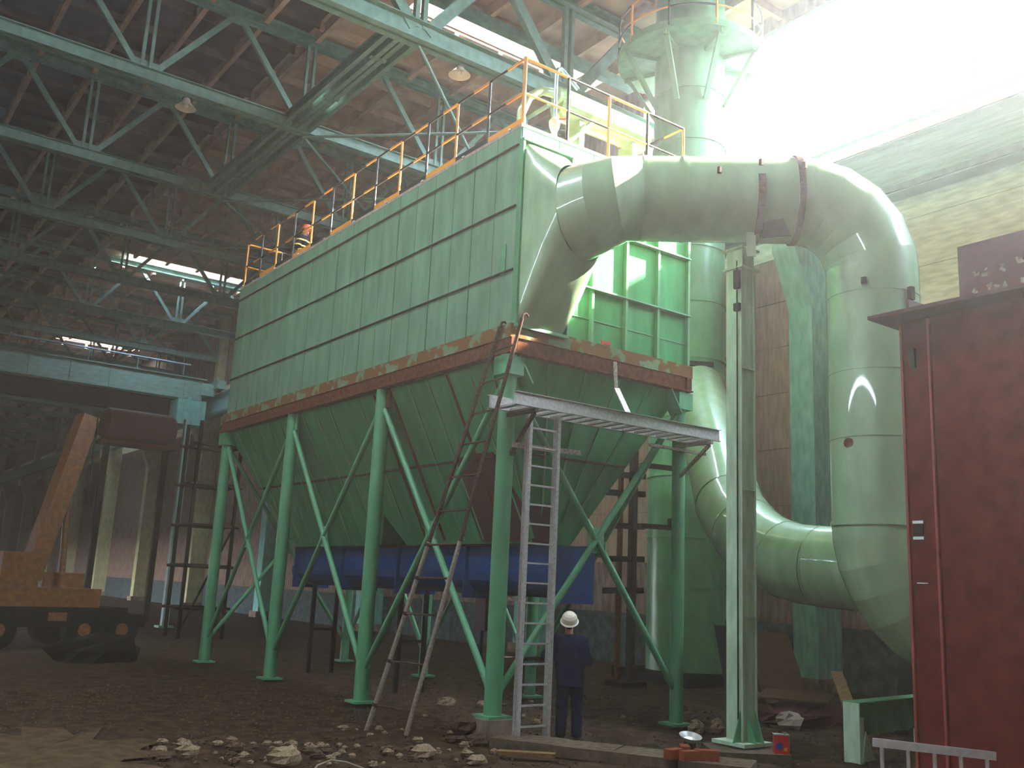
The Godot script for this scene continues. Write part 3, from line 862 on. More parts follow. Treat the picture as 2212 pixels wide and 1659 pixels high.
func cross(t: Node3D, a: Vector3, b: Vector3, c: Vector3, d: Vector3) -> void:
	wpart("brace", one_tube(a, b, 0.055, 8), M.mint_rib, t)
	wpart("brace", one_tube(c, d, 0.055, 8), M.mint_rib, t)
	var mid := (a + b) / 2.0
	wpart("brace_gusset", one_box(mid, Vector3(0.03, 0.4, 0.3) if absf(a.x - b.x) < 0.1 else Vector3(0.34, 0.4, 0.03)), M.mint_rib, t)

func build_stack() -> void:
	var c := Vector3(19.35, 0, -18.3)
	var t := thing("exhaust_stack", "tall green steel exhaust stack with a railed round platform near its top", "stack", c)
	var ys := [0.25, 2.4, 3.68, 5.3, 6.9, 8.5, 10.1, 11.7, 13.3, 14.9, 16.5, 18.1, 20.0, 23.0]
	for i in ys.size() - 1:
		var s := Shape.new()
		s.lathe(Vector3.ZERO, [[1.03, ys[i] + 0.01], [1.03, ys[i + 1] - 0.01]], 40)
		part("shell_ring", s, M.stack, t)
		var f := Shape.new()
		f.lathe(Vector3(0, ys[i + 1], 0), [[0.99, -0.03], [1.07, -0.03], [1.07, 0.03], [0.99, 0.03]], 40)
		part("flange", f, M.stack, t)
	part("plinth", boxes([[Vector3(0, 0.1, 0), Vector3(2.7, 0.34, 2.7)]]), M.dark, t)
	var p := Shape.new()
	p.lathe(Vector3(0, 17.75, 0), [[1.03, 0.0], [2.15, 0.0], [2.15, 0.22], [2.1, 0.22], [2.1, 0.06], [1.03, 0.06]], 48)
	var pl := part("platform", p, M.stack, t)
	for k in 8:
		var g := TAU * k / 8.0 + 0.37
		var d := Vector3(cos(g), 0, sin(g))
		part("brace", one_bar(d * 2.0 + Vector3(0, 17.74, 0), d * 1.05 + Vector3(0, 16.1, 0), 0.14, 0.1), M.stack, pl)
		part("bracket", one_bar(d * 1.05 + Vector3(0, 17.68, 0), d * 2.1 + Vector3(0, 17.68, 0), 0.08, 0.12), M.stack, pl)
	for k in 10:
		var g := TAU * k / 10.0 + 0.15
		var d := Vector3(cos(g), 0, sin(g)) * 2.12
		part("rail_post", one_tube(d + Vector3(0, 17.8, 0), d + Vector3(0, 19.0, 0), 0.035, 8), M.yellow if k % 2 else M.black, pl)
		for y in [18.4, 19.0]:
			var arc := PackedVector3Array()
			for q in 7:
				var a := g + TAU / 10.0 * q / 6.0
				arc.append(Vector3(cos(a) * 2.12, y, sin(a) * 2.12))
			var s := Shape.new()
			s.sweep(arc, 0.028, 8)
			part("rail", s, M.black if k % 2 else M.yellow, pl)
	for a in [[Vector3(18.1, 8.18, -17.35), Vector3(19.2, 8.3, -17.25), 0.12], [Vector3(18.2, 7.25, -17.4), Vector3(19.2, 7.38, -17.25), 0.1], [Vector3(18.3, 7.38, -17.35), Vector3(18.9, 7.44, -17.25), 0.1]]:
		part("support_arm", one_bar(a[0] - c, a[1] - c, 0.12, a[2]), M.brown, t)

func ring(c: Vector3, nrm: Vector3, hw: float, hh: float, e: float, seg := 40) -> Array:
	var r := Vector3.UP.cross(nrm).normalized()
	if absf(nrm.y) > 0.98: r = Vector3(0.66, 0, 0.75)
	var u := nrm.cross(r).normalized()
	var out: Array = []
	for k in seg:
		var g := TAU * (k + 0.5) / seg
		var cx := signf(cos(g)) * pow(absf(cos(g)), 2.0 / e)
		var cy := signf(sin(g)) * pow(absf(sin(g)), 2.0 / e)
		out.append(c + r * cx * hw + u * cy * hh)
	return out
func hoop(c: Vector3, nrm: Vector3, r: float, w: float, h: float) -> Shape:
	var s := Shape.new()
	var y := nrm.normalized()
	var x := y.cross(Vector3(0.31, 0.2, 0.93)).normalized()
	s.lathe(c, [[r - 0.02, -w], [r + h, -w], [r + h, w], [r - 0.02, w]], 40, Basis(x, y, x.cross(y)))
	return s
func pipe_run(called: String, p: Array, r: float, m: Material, t: Node3D) -> void:
	var s := Shape.new()
	s.sweep(PackedVector3Array(p), r, 40, false)
	wpart(called, s, m, t)

const HD := Vector3(0.756, 0, 0.654)
func build_inlet_duct() -> void:
	var t := thing("inlet_duct", "large glossy pale-green duct leaving the filter corner, crossing to the right and bending down", "duct", Vector3(12.8, 0.9, -8.25))
	var R := 0.68
	var y := 8.37
	var P := Vector3(11.35, y, -9.505)
	var m: Material = M.duct
	# rectangular mouth, transition and bend
	var s := Shape.new()
	s.loft([ring(Vector3(9.05, 7.74, -11.74), Vector3(0, 0, 1), 0.50, 1.56, 14.0), ring(Vector3(9.12, 7.86, -11.45), Vector3(0.08, 0.05, 1).normalized(), 0.58, 1.22, 5.0), ring(Vector3(9.22, 8.02, -11.05), Vector3(0.25, 0.08, 0.97).normalized(), 0.66, 0.78, 2.3)])
	wpart("transition", s, m, t)
	wpart("mouth_flange", boxes([[Vector3(9.05, 6.17, -11.74), Vector3(1.08, 0.05, 0.14)], [Vector3(9.05, 9.31, -11.74), Vector3(1.08, 0.04, 0.14)], [Vector3(8.53, 7.74, -11.74), Vector3(0.04, 3.14, 0.12)], [Vector3(9.57, 7.74, -11.74), Vector3(0.04, 3.14, 0.12)]]), M.mint_rib, t)
	var bends := [[Vector3(9.22, 8.02, -11.05), Vector3(0.25, 0.08, 0.97), 0.66, 0.78], [Vector3(9.37, 8.10, -10.78), Vector3(0.45, 0.14, 0.88), R, 0.72], [Vector3(9.66, 8.25, -10.62), Vector3(0.64, 0.16, 0.75), R, R], [P - HD * 1.62, HD, R, R]]
	for i in 3:
		var q := Shape.new()
		var b0: Array = bends[i]
		var b1: Array = bends[i + 1]
		q.loft([ring(b0[0], (b0[1] as Vector3).normalized(), b0[2], b0[3], 2.0), ring(b1[0], (b1[1] as Vector3).normalized(), b1[2], b1[3], 2.0)])
		wpart("bend", q, m, t)
	var e0 := P + HD * 0.75
	pipe_run("straight_section", [P - HD * 1.62, P - HD * 1.0], R, m, t)
	pipe_run("straight_section", [P - HD * 1.0, e0], R, m, t)
	for k in [-1.62, -1.0, 0.75]: wpart("weld_ring", hoop(P + HD * k, HD, R, 0.03 if k < 0.0 else 0.045, 0.012 if k < 0.0 else 0.03), M.seam_top if k > 0.0 else m, t)
	# lobster-back elbow downwards
	var rb := 1.17
	var pts: Array = [e0]
	for i in range(1, 6):
		var g := (i - 0.5) / 5.0 * PI / 2.0
		pts.append(e0 + (HD * sin(g) + Vector3.UP * (cos(g) - 1.0)) * rb)
	pts.append(e0 + HD * rb + Vector3.DOWN * rb)
	for i in pts.size() - 1:
		# mitred gores, each its own flat-profiled piece
		var a0: Vector3 = pts[i]
		var a1: Vector3 = pts[i + 1]
		var n0: Vector3 = HD if i == 0 else ((a1 - a0).normalized() + (a0 - pts[i - 1]).normalized()).normalized()
		var n1: Vector3 = Vector3.DOWN if i == pts.size() - 2 else ((pts[i + 2] - a1).normalized() + (a1 - a0).normalized()).normalized()
		wpart("elbow_gore", gore(a0, a1, n0, n1, R), m, t)
	var V: Vector3 = pts[-1]
	pipe_run("vertical_section", [V, Vector3(V.x, 6.75, V.z)], R, m, t)
	var cuts := [6.75, 5.55, 4.55, 3.3]
	for i in 3:
		pipe_run("vertical_section", [Vector3(V.x, cuts[i], V.z), Vector3(V.x, cuts[i + 1], V.z)], R, m, t)
		wpart("weld_ring", hoop(Vector3(V.x, cuts[i], V.z), Vector3.UP, R, 0.012, 0.008), M.duct, t)
	wpart("weld_ring", hoop(Vector3(V.x, 3.3, V.z), Vector3.UP, R, 0.03, 0.02), m, t)
	var LD := Vector3(0.82, 0, 0.57).normalized()
	var rc := 1.65
	var base := Vector3(V.x, 3.3, V.z)
	var lp: Array = [base]
	for i in range(1, 9):
		var g := (i - 0.5) / 8.0 * PI / 2.0
		lp.append(base + (LD * (1.0 - cos(g)) + Vector3.DOWN * sin(g)) * rc)
	lp.append(base + LD * rc + Vector3.DOWN * rc)
	for i in lp.size() - 1:
		var a0: Vector3 = lp[i]
		var a1: Vector3 = lp[i + 1]
		var n0: Vector3 = Vector3.DOWN if i == 0 else ((a1 - a0).normalized() + (a0 - lp[i - 1]).normalized()).normalized()
		var n1: Vector3 = LD if i == lp.size() - 2 else ((lp[i + 2] - a1).normalized() + (a1 - a0).normalized()).normalized()
		wpart("elbow_gore", gore(a0, a1, n0, n1, R), m, t)
	# small fittings and the rust mark
	var cam2 := Vector3(-V.x, 0, -V.z).normalized()
	for f in [[6.85, -0.15, 0.10], [6.68, 0.85, 0.2]]:
		var d := cam2.rotated(Vector3.UP, f[1])
		wpart("bracket", one_box(Vector3(V.x, f[0], V.z) + d * (R + 0.03), Vector3(0.08, f[2], 0.08), Basis(Vector3.UP, atan2(d.x, d.z))), M.brown, t)
	var dd := cam2.rotated(Vector3.UP, -0.62)
	var rs := Shape.new()
	rs.lathe(Vector3(V.x, 4.45, V.z) + dd * (R - 0.005), [[0.0, 0.012], [0.05, 0.012], [0.085, 0.0]], 12, Basis(Vector3.UP.cross(dd), dd, Vector3.UP).orthonormalized())
	wpart("rust_spot", rs, M.rust, t)
	for k in [[-0.55, 0.3], [0.75, 0.5], [0.1, 0.62]]:
		var d := Vector3(-0.6, k[1], 0.8).normalized()
		wpart("lifting_eye", one_box(P + HD * k[0] + d * (R + 0.03), Vector3(0.05, 0.1, 0.05)), M.brown, t)
func gore(a0: Vector3, a1: Vector3, n0: Vector3, n1: Vector3, r: float) -> Shape:
	# one mitred cylinder piece between two cutting planes, round across and straight along
	var ax := (a1 - a0).normalized()
	var side := HD.cross(Vector3.UP) if absf(ax.dot(HD.cross(Vector3.UP))) < 0.2 else Vector3.UP
	side = (side - ax * side.dot(ax)).normalized()
	var w := ax.cross(side)
	var s := Shape.new()
	for k in 40:
		var g0 := TAU * k / 40.0
		var g1 := TAU * (k + 1) / 40.0
		var d0 := side * cos(g0) + w * sin(g0)
		var d1 := side * cos(g1) + w * sin(g1)
		var q: Array = []
		for e in [[d0, a0, n0], [d1, a0, n0], [d1, a1, n1], [d0, a1, n1]]:
			var p: Vector3 = e[1] + e[0] * r
			var nn: Vector3 = e[2]
			p += ax * ((e[1] - p).dot(nn) / ax.dot(nn))
			q.append(p)
		s.tri(q[0], q[1], q[2], d0, d1, d1)
		s.tri(q[0], q[2], q[3], d0, d1, d0)
	return s

func build_outlet_duct() -> void:
	var t := thing("outlet_duct", "pale-green duct sweeping from low behind the vertical duct up to the stack", "duct", Vector3(14.1, 1.9, -10.0))
	var R := 0.68
	var a := Vector3(14.25, 2.6, -7.6)
	var b := Vector3(14.1, 2.76, -10.2)
	var e := Vector3(18.75, 7.55, -17.3)
	var pts: Array = [a, b]
	var c := Vector3(14.05, 2.8, -11.6)
	var d := Vector3(15.1, 4.0, -13.1)
	for i in range(1, 7):
		var u := i / 7.0
		pts.append(b.lerp(c, u).lerp(c.lerp(d, u), u))
	pts.append(d)
	pts.append(e)
	var cutn := [1, 3, 6, 8, 9]
	var from := 0
	for k in cutn:
		pipe_run("duct_section", pts.slice(from, k + 1), R, M.duct, t)
		if k < 9: wpart("weld_ring", hoop(pts[k], pts[k + 1] - pts[k - 1], R, 0.015, 0.01), M.duct, t)
		from = k
	# exhaust fan that both ducts join, mostly behind the red steel box
	var f := thing("exhaust_fan", "green scroll fan casing behind the red steel box, joined by both ducts", "fan", Vector3(15.0, 0, -6.7))
	var s := Shape.new()
	s.tube(Vector3(14.2, 1.62, -7.2), Vector3(15.0, 1.62, -6.65), 1.5, 36)
	wpart("casing", s, M.duct, f)
	wpart("foot", boxes([[Vector3(14.35, 0.2, -7.1), Vector3(0.3, 0.5, 1.6)], [Vector3(14.85, 0.2, -6.75), Vector3(0.3, 0.5, 1.6)]]), M.mint_rib, f)
	wpart("motor", one_tube(Vector3(15.0, 1.65, -6.65), Vector3(16.0, 1.65, -6.0), 0.4, 20), M.blue, f)
	wpart("motor_stand", one_box(Vector3(15.6, 0.65, -6.25), Vector3(0.8, 1.3, 0.7)), M.concrete, f)

func build_post() -> void:
	var c := Vector3(11.33, 0.1, -9.6)
	var t := thing("duct_support_post", "tall pale-green H-section post with stiffeners holding up the horizontal duct", "post", c)
	var hgt := 7.1
	for k in [-1.0, 1.0]: part("flange", one_box(Vector3(0.15 * k, hgt / 2.0 + 0.05, 0), Vector3(0.02, hgt - 0.1, 0.30)), M.post, t)
	part("web", one_box(Vector3(0, hgt / 2.0 + 0.05, 0.115), Vector3(0.28, hgt - 0.1, 0.014)), M.post, t)
	for y in [1.8, 3.65, 5.5]: part("stiffener", one_box(Vector3(0, y, 0.02), Vector3(0.28, 0.02, 0.27)), M.post, t)
	part("base_plate", one_box(Vector3(0, 0.06, 0), Vector3(0.6, 0.05, 0.6)), M.post, t)
	for k in [-1.0, 1.0]:
		var g := Shape.new()
		g.slab([Vector3(0.16 * k, 0.08, 0.1), Vector3(0.32 * k, 0.08, 0.1), Vector3(0.17 * k, 0.5, 0.1)], Vector3(0, 0, 0.02))
		g.slab([Vector3(0.08 * k, 0.08, 0.16), Vector3(0.08 * k, 0.08, 0.32), Vector3(0.08 * k, 0.5, 0.16)], Vector3(0.02, 0, 0))
		part("gusset", g, M.mint_rib, t)
	for y in [hgt, hgt + 0.32]: part("cap_plate", one_box(Vector3(0, y, 0.01), Vector3(0.42, 0.03, 0.40)), M.post, t)
	part("head", boxes([[Vector3(-0.13, hgt + 0.16, 0), Vector3(0.02, 0.3, 0.3)], [Vector3(0.13, hgt + 0.16, 0), Vector3(0.02, 0.3, 0.3)], [Vector3(0, hgt + 0.16, -0.1), Vector3(0.26, 0.3, 0.02)]]), M.post, t)
	part("side_plate", one_box(Vector3(-0.1, hgt + 0.6, 0.3), Vector3(0.14, 0.9, 0.03), Basis(Vector3.UP, -0.64)), M.post, t)
	# saddle strap round the near side of the duct
	var P := Vector3(11.35, 8.37, -9.505) - c
	var st := Shape.new()
	var u := Vector3(-0.654, 0, 0.756)
	for i in 14:
		var g0 := -1.75 + 1.95 * i / 14.0
		var g1 := -1.75 + 1.95 * (i + 1) / 14.0
		var a := P + HD * 0.14 + (u * cos(g0) + Vector3.UP * sin(g0)) * 0.705
		var b := P + HD * 0.14 + (u * cos(g1) + Vector3.UP * sin(g1)) * 0.705
		st.bar(a, b, 0.10, 0.03, HD.cross((b - a).normalized()))
	part("saddle_strap", st, M.rust, t)
	var w := Shape.new()
	var o := P + u * 0.66 + HD * 0.2
	w.slab([o + Vector3(0, 0.05, 0), o + Vector3(0, -0.75, 0) - u * 0.35, o + HD * 0.42 + Vector3(0, -0.72, 0) - u * 0.3], u * 0.02)
	part("saddle_web", w, M.brown, t)
	# cable clipped down the left side
	part("cable", one_tube(Vector3(-0.2, 0.3, 0.1), Vector3(-0.2, 7.2, 0.1), 0.012, 6), M.dark, t)
	part("junction_box", boxes([[Vector3(-0.2, 6.9, 0.1), Vector3(0.06, 0.3, 0.1)], [Vector3(-0.2, 6.45, 0.1), Vector3(0.06, 0.12, 0.1)]]), M.dark, t)
func build_leaning_ladder() -> void:
	var F1 := Vector3(7.16, 0.0, -13.05)
	var F2 := Vector3(7.34, 0.0, -12.24)
	var T1 := Vector3(8.42, 6.17, -11.95)
	var T2 := Vector3(8.44, 6.2, -11.42)
	var t := thing("leaning_ladder", "rusty grey home-made pipe ladder with sparse rungs leaning on the filter ring beam", "ladder", (F1 + F2) / 2.0)
	for e in [[F1, T1], [F2, T2]]:
		wpart("stile", one_tube(e[0], (e[0] as Vector3).lerp(e[1], 0.45), 0.036, 10), M.pipe_gray, t)
		wpart("stile", one_tube((e[0] as Vector3).lerp(e[1], 0.45), e[1], 0.032, 10), M.seam, t)
	for k in [0.064, 0.166, 0.278, 0.363, 0.443, 0.525, 0.61, 0.692, 0.77, 0.85, 0.933]:
		wpart("rung", one_tube(F1.lerp(T1, k), F2.lerp(T2, k), 0.016, 8), M.seam, t)
		wpart("collar", one_tube(F1.lerp(T1, k - 0.004), F1.lerp(T1, k + 0.004), 0.042, 10), M.seam, t)
	for e in [T1, T2]:
		var s := Shape.new()
		s.sweep(PackedVector3Array([e, e + Vector3(0.02, 0.07, 0), e + Vector3(0.08, 0.09, 0.0), e + Vector3(0.12, 0.05, 0)]), 0.018, 8)
		wpart("hook", s, M.seam, t)

func tray(t: Node3D, a: Vector3, b: Vector3, off: Vector3, h: float, w: float, step: float, up: Vector3) -> void:
	# two C-section side rails from a to b, the second shifted by off, with rungs between
	for k in 2:
		var s := Shape.new()
		var o := off * float(k)
		s.channel(a + o, b + o, w, h, 0.008, 1.0 if k == 0 else -1.0, up)
		wpart("side_rail", s, M.galv, t)
	var n := int((b - a).length() / step)
	for i in n:
		var p := a + (b - a).normalized() * (i + 0.6) * step
		wpart("rung", one_bar(p, p + off, 0.045, 0.025, (b - a).normalized()), M.galv, t)

func build_cable_trays() -> void:
	var t := thing("cable_tray", "shiny galvanised cable tray standing upright like a ladder beside the near filter leg", "cable tray", Vector3(8.94, 0.05, -11.45))
	tray(t, Vector3(8.69, 0.06, -11.42), Vector3(8.69, 4.78, -11.42), Vector3(0.5, 0, 0), 0.12, 0.05, 0.287, Vector3(0, 0, 1))
	for y in [0.98 + 1.02, 4.28]: wpart("clamp", one_box(Vector3(8.72, y, -11.62), Vector3(0.34, 0.05, 0.03)), M.pipe_gray, t)
	wpart("tie_bar", one_box(Vector3(9.1, 4.27, -11.5), Vector3(1.35, 0.08, 0.012), Basis(Vector3(0, 0, 1), 0.02)), M.pipe_gray, t)
	var h := thing("cable_tray", "galvanised cable tray running level from the upright tray across to the duct post", "cable tray", Vector3(10.2, 4.75, -11.45))
	var s := Shape.new()
	s.channel(Vector3(8.2, 4.9, -11.2), Vector3(12.65, 4.9, -11.2), 0.05, 0.2, 0.008, -1.0)
	wpart("side_rail", s, M.galv, h)
	var s2 := Shape.new()
	s2.channel(Vector3(8.12, 4.9, -11.72), Vector3(13.0, 4.9, -11.72), 0.05, 0.2, 0.008, 1.0)
	wpart("side_rail", s2, M.galv, h)
	for i in 17: wpart("rung", one_box(Vector3(8.3 + 0.26 * i, 4.82, -11.46), Vector3(0.1, 0.03, 0.5)), M.galv, h)
	var bl := Shape.new()
	bl.bar(Vector3(8.55, 4.75, -11.1), Vector3(8.55, 4.75, -11.85), 0.06, 0.06)
	bl.bar(Vector3(8.55, 4.72, -11.15), Vector3(8.62, 4.15, -11.8), 0.05, 0.05)
	wpart("bracket", bl, M.brown, h)
	var br := Shape.new()
	br.bar(Vector3(12.3, 4.74, -11.05), Vector3(12.3, 4.74, -11.9), 0.06, 0.06)
	br.bar(Vector3(11.5, 4.66, -11.75), Vector3(12.9, 4.66, -11.75), 0.05, 0.05)
	br.bar(Vector3(12.3, 4.7, -11.1), Vector3(12.36, 4.2, -11.85), 0.05, 0.05)
	wpart("bracket", br, M.pipe_gray, h)
	var hg := Shape.new()
	hg.bar(Vector3(10.62, 5.95, -11.69), Vector3(10.66, 5.45, -11.69), 0.08, 0.015, Vector3(0, 0, 1))
	hg.bar(Vector3(10.66, 5.5, -11.68), Vector3(10.72, 4.9, -11.35), 0.12, 0.015, Vector3(0, 0, 1))
	wpart("hanger", hg, M.pipe_gray, h)

func build_conveyor() -> void:
	var t := thing("screw_conveyor", "long blue screw-conveyor trough slung under the two hoppers", "conveyor", Vector3(10.5, 0, -17.5))
	var secs: Array = []
	for z in [-12.5, -22.5]:
		var row: Array = [Vector3(10.1, 2.87, z), Vector3(10.1, 2.4, z)]
		for i in range(1, 9):
			var g := PI + PI * i / 9.0
			row.append(Vector3(10.5 + cos(g) * 0.4, 2.4 + sin(g) * 0.38, z))
		row.append_array([Vector3(10.9, 2.4, z), Vector3(10.9, 2.87, z)])
		secs.append(row)
	var s := Shape.new()
	for i in secs[0].size() - 1:
		var m: Vector3 = (secs[0][i] + secs[0][i + 1]) / 2.0 - Vector3(10.5, 2.5, -12.5)
		s.quad(secs[0][i], secs[0][i + 1], secs[1][i + 1], secs[1][i], Vector3(m.x, m.y, 0))
	wpart("trough", s, M.blue, t)
	for z in [-12.5, -15.0, -17.5, -20.0, -22.5]:
		var e := Shape.new()
		e.box(Vector3(10.5, 2.42, z), Vector3(0.96, 0.94, 0.05))
		wpart("end_plate" if z in [-12.5, -22.5] else "flange", e, M.blue, t)
	for x in [10.06, 10.94]: wpart("top_flange", one_box(Vector3(x, 2.89, -17.5), Vector3(0.12, 0.04, 10.0)), M.dark, t)
	for z in [-13.4, -17.5, -21.6]:
		var l := Shape.new()
		for x in [10.2, 10.8]: l.bar(Vector3(x, 0.0, z), Vector3(x, 2.1, z), 0.08, 0.08)
		l.bar(Vector3(10.2, 1.0, z), Vector3(10.8, 1.0, z), 0.06, 0.06)
		wpart("stand", l, M.dark, t)
	wpart("drive", one_tube(Vector3(10.5, 2.35, -22.5), Vector3(10.5, 2.35, -23.2), 0.22, 16), M.blue, t)

func build_red_box() -> void:
	var t := thing("red_steel_box", "tall box of red-primed steel plate with overhanging top flange at the right edge", "steel box", Vector3(9.2, 0, -3.0))
	var x := 8.0
	var z0 := -4.87
	wpart("body", boxes([[Vector3(x + 1.2, 2.38, -3.0), Vector3(2.36, 4.72, 3.7)]]), M.primer, t)
	wpart("side_plate", one_box(Vector3(x + 0.01, 2.38, (z0 + 0.3 - 1.1) / 2.0), Vector3(0.03, 4.72, -1.1 - z0 - 0.3)), M.primer, t)
	wpart("corner_strip", one_box(Vector3(x + 0.015, 2.38, z0 + 0.14), Vector3(0.03, 4.74, 0.26)), M.primer, t)
	for z in [z0 + 0.005, z0 + 0.275]: wpart("edge_weld", one_box(Vector3(x - 0.008, 2.36, z), Vector3(0.03, 4.74, 0.022)), M.primer_edge, t)
	var f := Shape.new()
	f.slab([Vector3(7.76, 4.76, -5.06), Vector3(10.6, 4.76, -5.06), Vector3(10.6, 4.76, -1.0), Vector3(7.82, 4.76, -1.0)], Vector3(0, 0.035, 0))
	wpart("top_flange", f, M.primer_dark, t)
	wpart("top_web", one_box(Vector3(8.55, 4.9, -4.9), Vector3(0.75, 0.24, 0.03)), M.primer_dark, t)
	wpart("lug", one_box(Vector3(7.985, 4.38, z0 + 0.11), Vector3(0.03, 0.18, 0.06)), M.dark, t)
	for y in [2.89, 2.75]: wpart("chalk_mark", one_box(Vector3(7.983, y, z0 + 0.10), Vector3(0.006, 0.025, 0.1)), M.white_pipe, t)
	wpart("chalk_mark", one_box(Vector3(7.983, 2.36, z0 + 0.12), Vector3(0.006, 0.008, 0.1)), M.white_pipe, t)
	wpart("patch", one_box(Vector3(7.984, 2.82, z0 + 0.1), Vector3(0.006, 0.1, 0.09)), M.brown, t)

func build_roof_gear() -> void:
	var t := thing("air_header", "green horizontal air receiver on the filter roof behind the corner railing", "air receiver", Vector3(10.4, 9.63, -12.5))
	var s := Shape.new()
	s.lathe(Vector3(9.85, 10.68, -12.45), [[0.0, -0.12], [0.2, -0.09], [0.3, 0.0], [0.3, 2.0], [0.2, 2.09], [0.0, 2.12]], 28, Basis(Vector3(0, 0, 1), -PI / 2.0))
	wpart("tank", s, M.duct, t)
	for x in [10.2, 11.5]: wpart("saddle", one_box(Vector3(x, 10.0, -12.45), Vector3(0.12, 0.8, 0.4)), M.duct, t)
	var e := Shape.new()
	e.sweep(PackedVector3Array([Vector3(9.9, 10.72, -12.35), Vector3(9.55, 10.74, -12.3), Vector3(9.3, 10.70, -12.3), Vector3(9.05, 10.5, -12.35), Vector3(8.95, 10.2, -12.4), Vector3(8.95, 9.63, -12.4)]), 0.085, 14)
	wpart("inlet_pipe", e, M.duct, t)
	var fl := Shape.new()
	fl.tube(Vector3(9.62, 10.73, -12.3), Vector3(9.68, 10.73, -12.3), 0.15, 18)
	wpart("flange", fl, M.duct, t)
	wpart("stay", one_bar(Vector3(9.6, 9.65, -11.95), Vector3(10.4, 10.45, -12.2), 0.08, 0.05), M.duct, t)
	var g := thing("gooseneck_pipe", "thin galvanised gooseneck pipe with a white valve on the filter roof", "pipe", Vector3(9.45, 9.63, -12.1))
	var p := Shape.new()
	p.sweep(PackedVector3Array([Vector3(0, 0.0, 0), Vector3(0, 1.38, 0), Vector3(0.03, 1.46, 0), Vector3(0.1, 1.5, 0), Vector3(0.18, 1.46, 0), Vector3(0.5, 1.25, 0)]), 0.035, 10)
	part("pipe", p, M.galv_blue, g)
	var v := Shape.new()
	v.lathe(Vector3(0, 0.35, 0), [[0.0, -0.3], [0.07, -0.28], [0.05, -0.1], [0.09, 0.0], [0.1, 0.1], [0.06, 0.16], [0.0, 0.17]], 16)
	part("valve", v, M.white_pipe, g)
	part("handle", one_bar(Vector3(0, 0.5, 0), Vector3(0.22, 0.56, 0.05), 0.03, 0.015), M.red_can, g)
	# cross bar on brackets along the roof
	var b := thing("purge_pipe", "dark grey purge pipe running level along the filter roof inside the railing", "pipe", Vector3(9.2, 9.63, -16.0))
	wpart("pipe", one_tube(Vector3(9.2, 10.25, -11.95), Vector3(9.2, 10.25, -23.5), 0.04, 10), M.steel, b)
	for k in 6: wpart("stand", one_box(Vector3(9.2, 9.93, -12.6 - 2.0 * k), Vector3(0.06, 0.62, 0.06)), M.steel, b)

func build_pipe_rack() -> void:
	var t := thing("pipe_rack", "dark brown steel pipe rack with short arms standing between filter and stack", "rack", Vector3(16.62, 0, -17.5))
	wpart("post", one_box(Vector3(16.62, 2.85, -17.5), Vector3(0.16, 5.7, 0.16)), M.brown, t)
	wpart("post", one_box(Vector3(16.38, 2.85, -17.7), Vector3(0.1, 5.7, 0.1)), M.rust, t)
	for y in [5.0, 4.55, 3.75, 2.95, 2.2]: wpart("arm", one_bar(Vector3(15.75, y, -17.55), Vector3(16.95, y + 0.05, -17.45), 0.1, 0.14), M.dark, t)
	for y in [5.3, 3.8]:
		wpart("arm", one_bar(Vector3(16.7, y, -17.3), Vector3(17.7, y + 0.02, -17.2), 0.1, 0.12), M.brown, t)
	wpart("hook", one_box(Vector3(17.65, 3.93, -17.2), Vector3(0.14, 0.24, 0.12)), M.brown, t)
	wpart("foot", one_box(Vector3(16.55, 0.05, -17.55), Vector3(0.8, 0.12, 0.6)), M.dark, t)
	for q in [[Vector3(15.9, 5.7, -18.3), Vector3(16.9, 5.9, -18.2)], [Vector3(15.7, 6.0, -18.0), Vector3(17.1, 6.15, -17.9)]]:
		wpart("crossbar", one_tube(q[0], q[1], 0.04, 8), M.pipe_gray, t)

func stone(called: String, label: String, p: Vector3, s: Vector3, m: Material, sd: int, group := "", cat := "rock") -> void:
	var rng := RandomNumberGenerator.new()
	rng.seed = sd
	var sh := Shape.new()
	sh.rock(Vector3(0, s.y * 0.6, 0), s, rng)
	var o := part(called, sh, m)
	o.position = Vector3(p.x, ground_y(p.x, p.z), p.z)
	tag(o, label, cat, group)

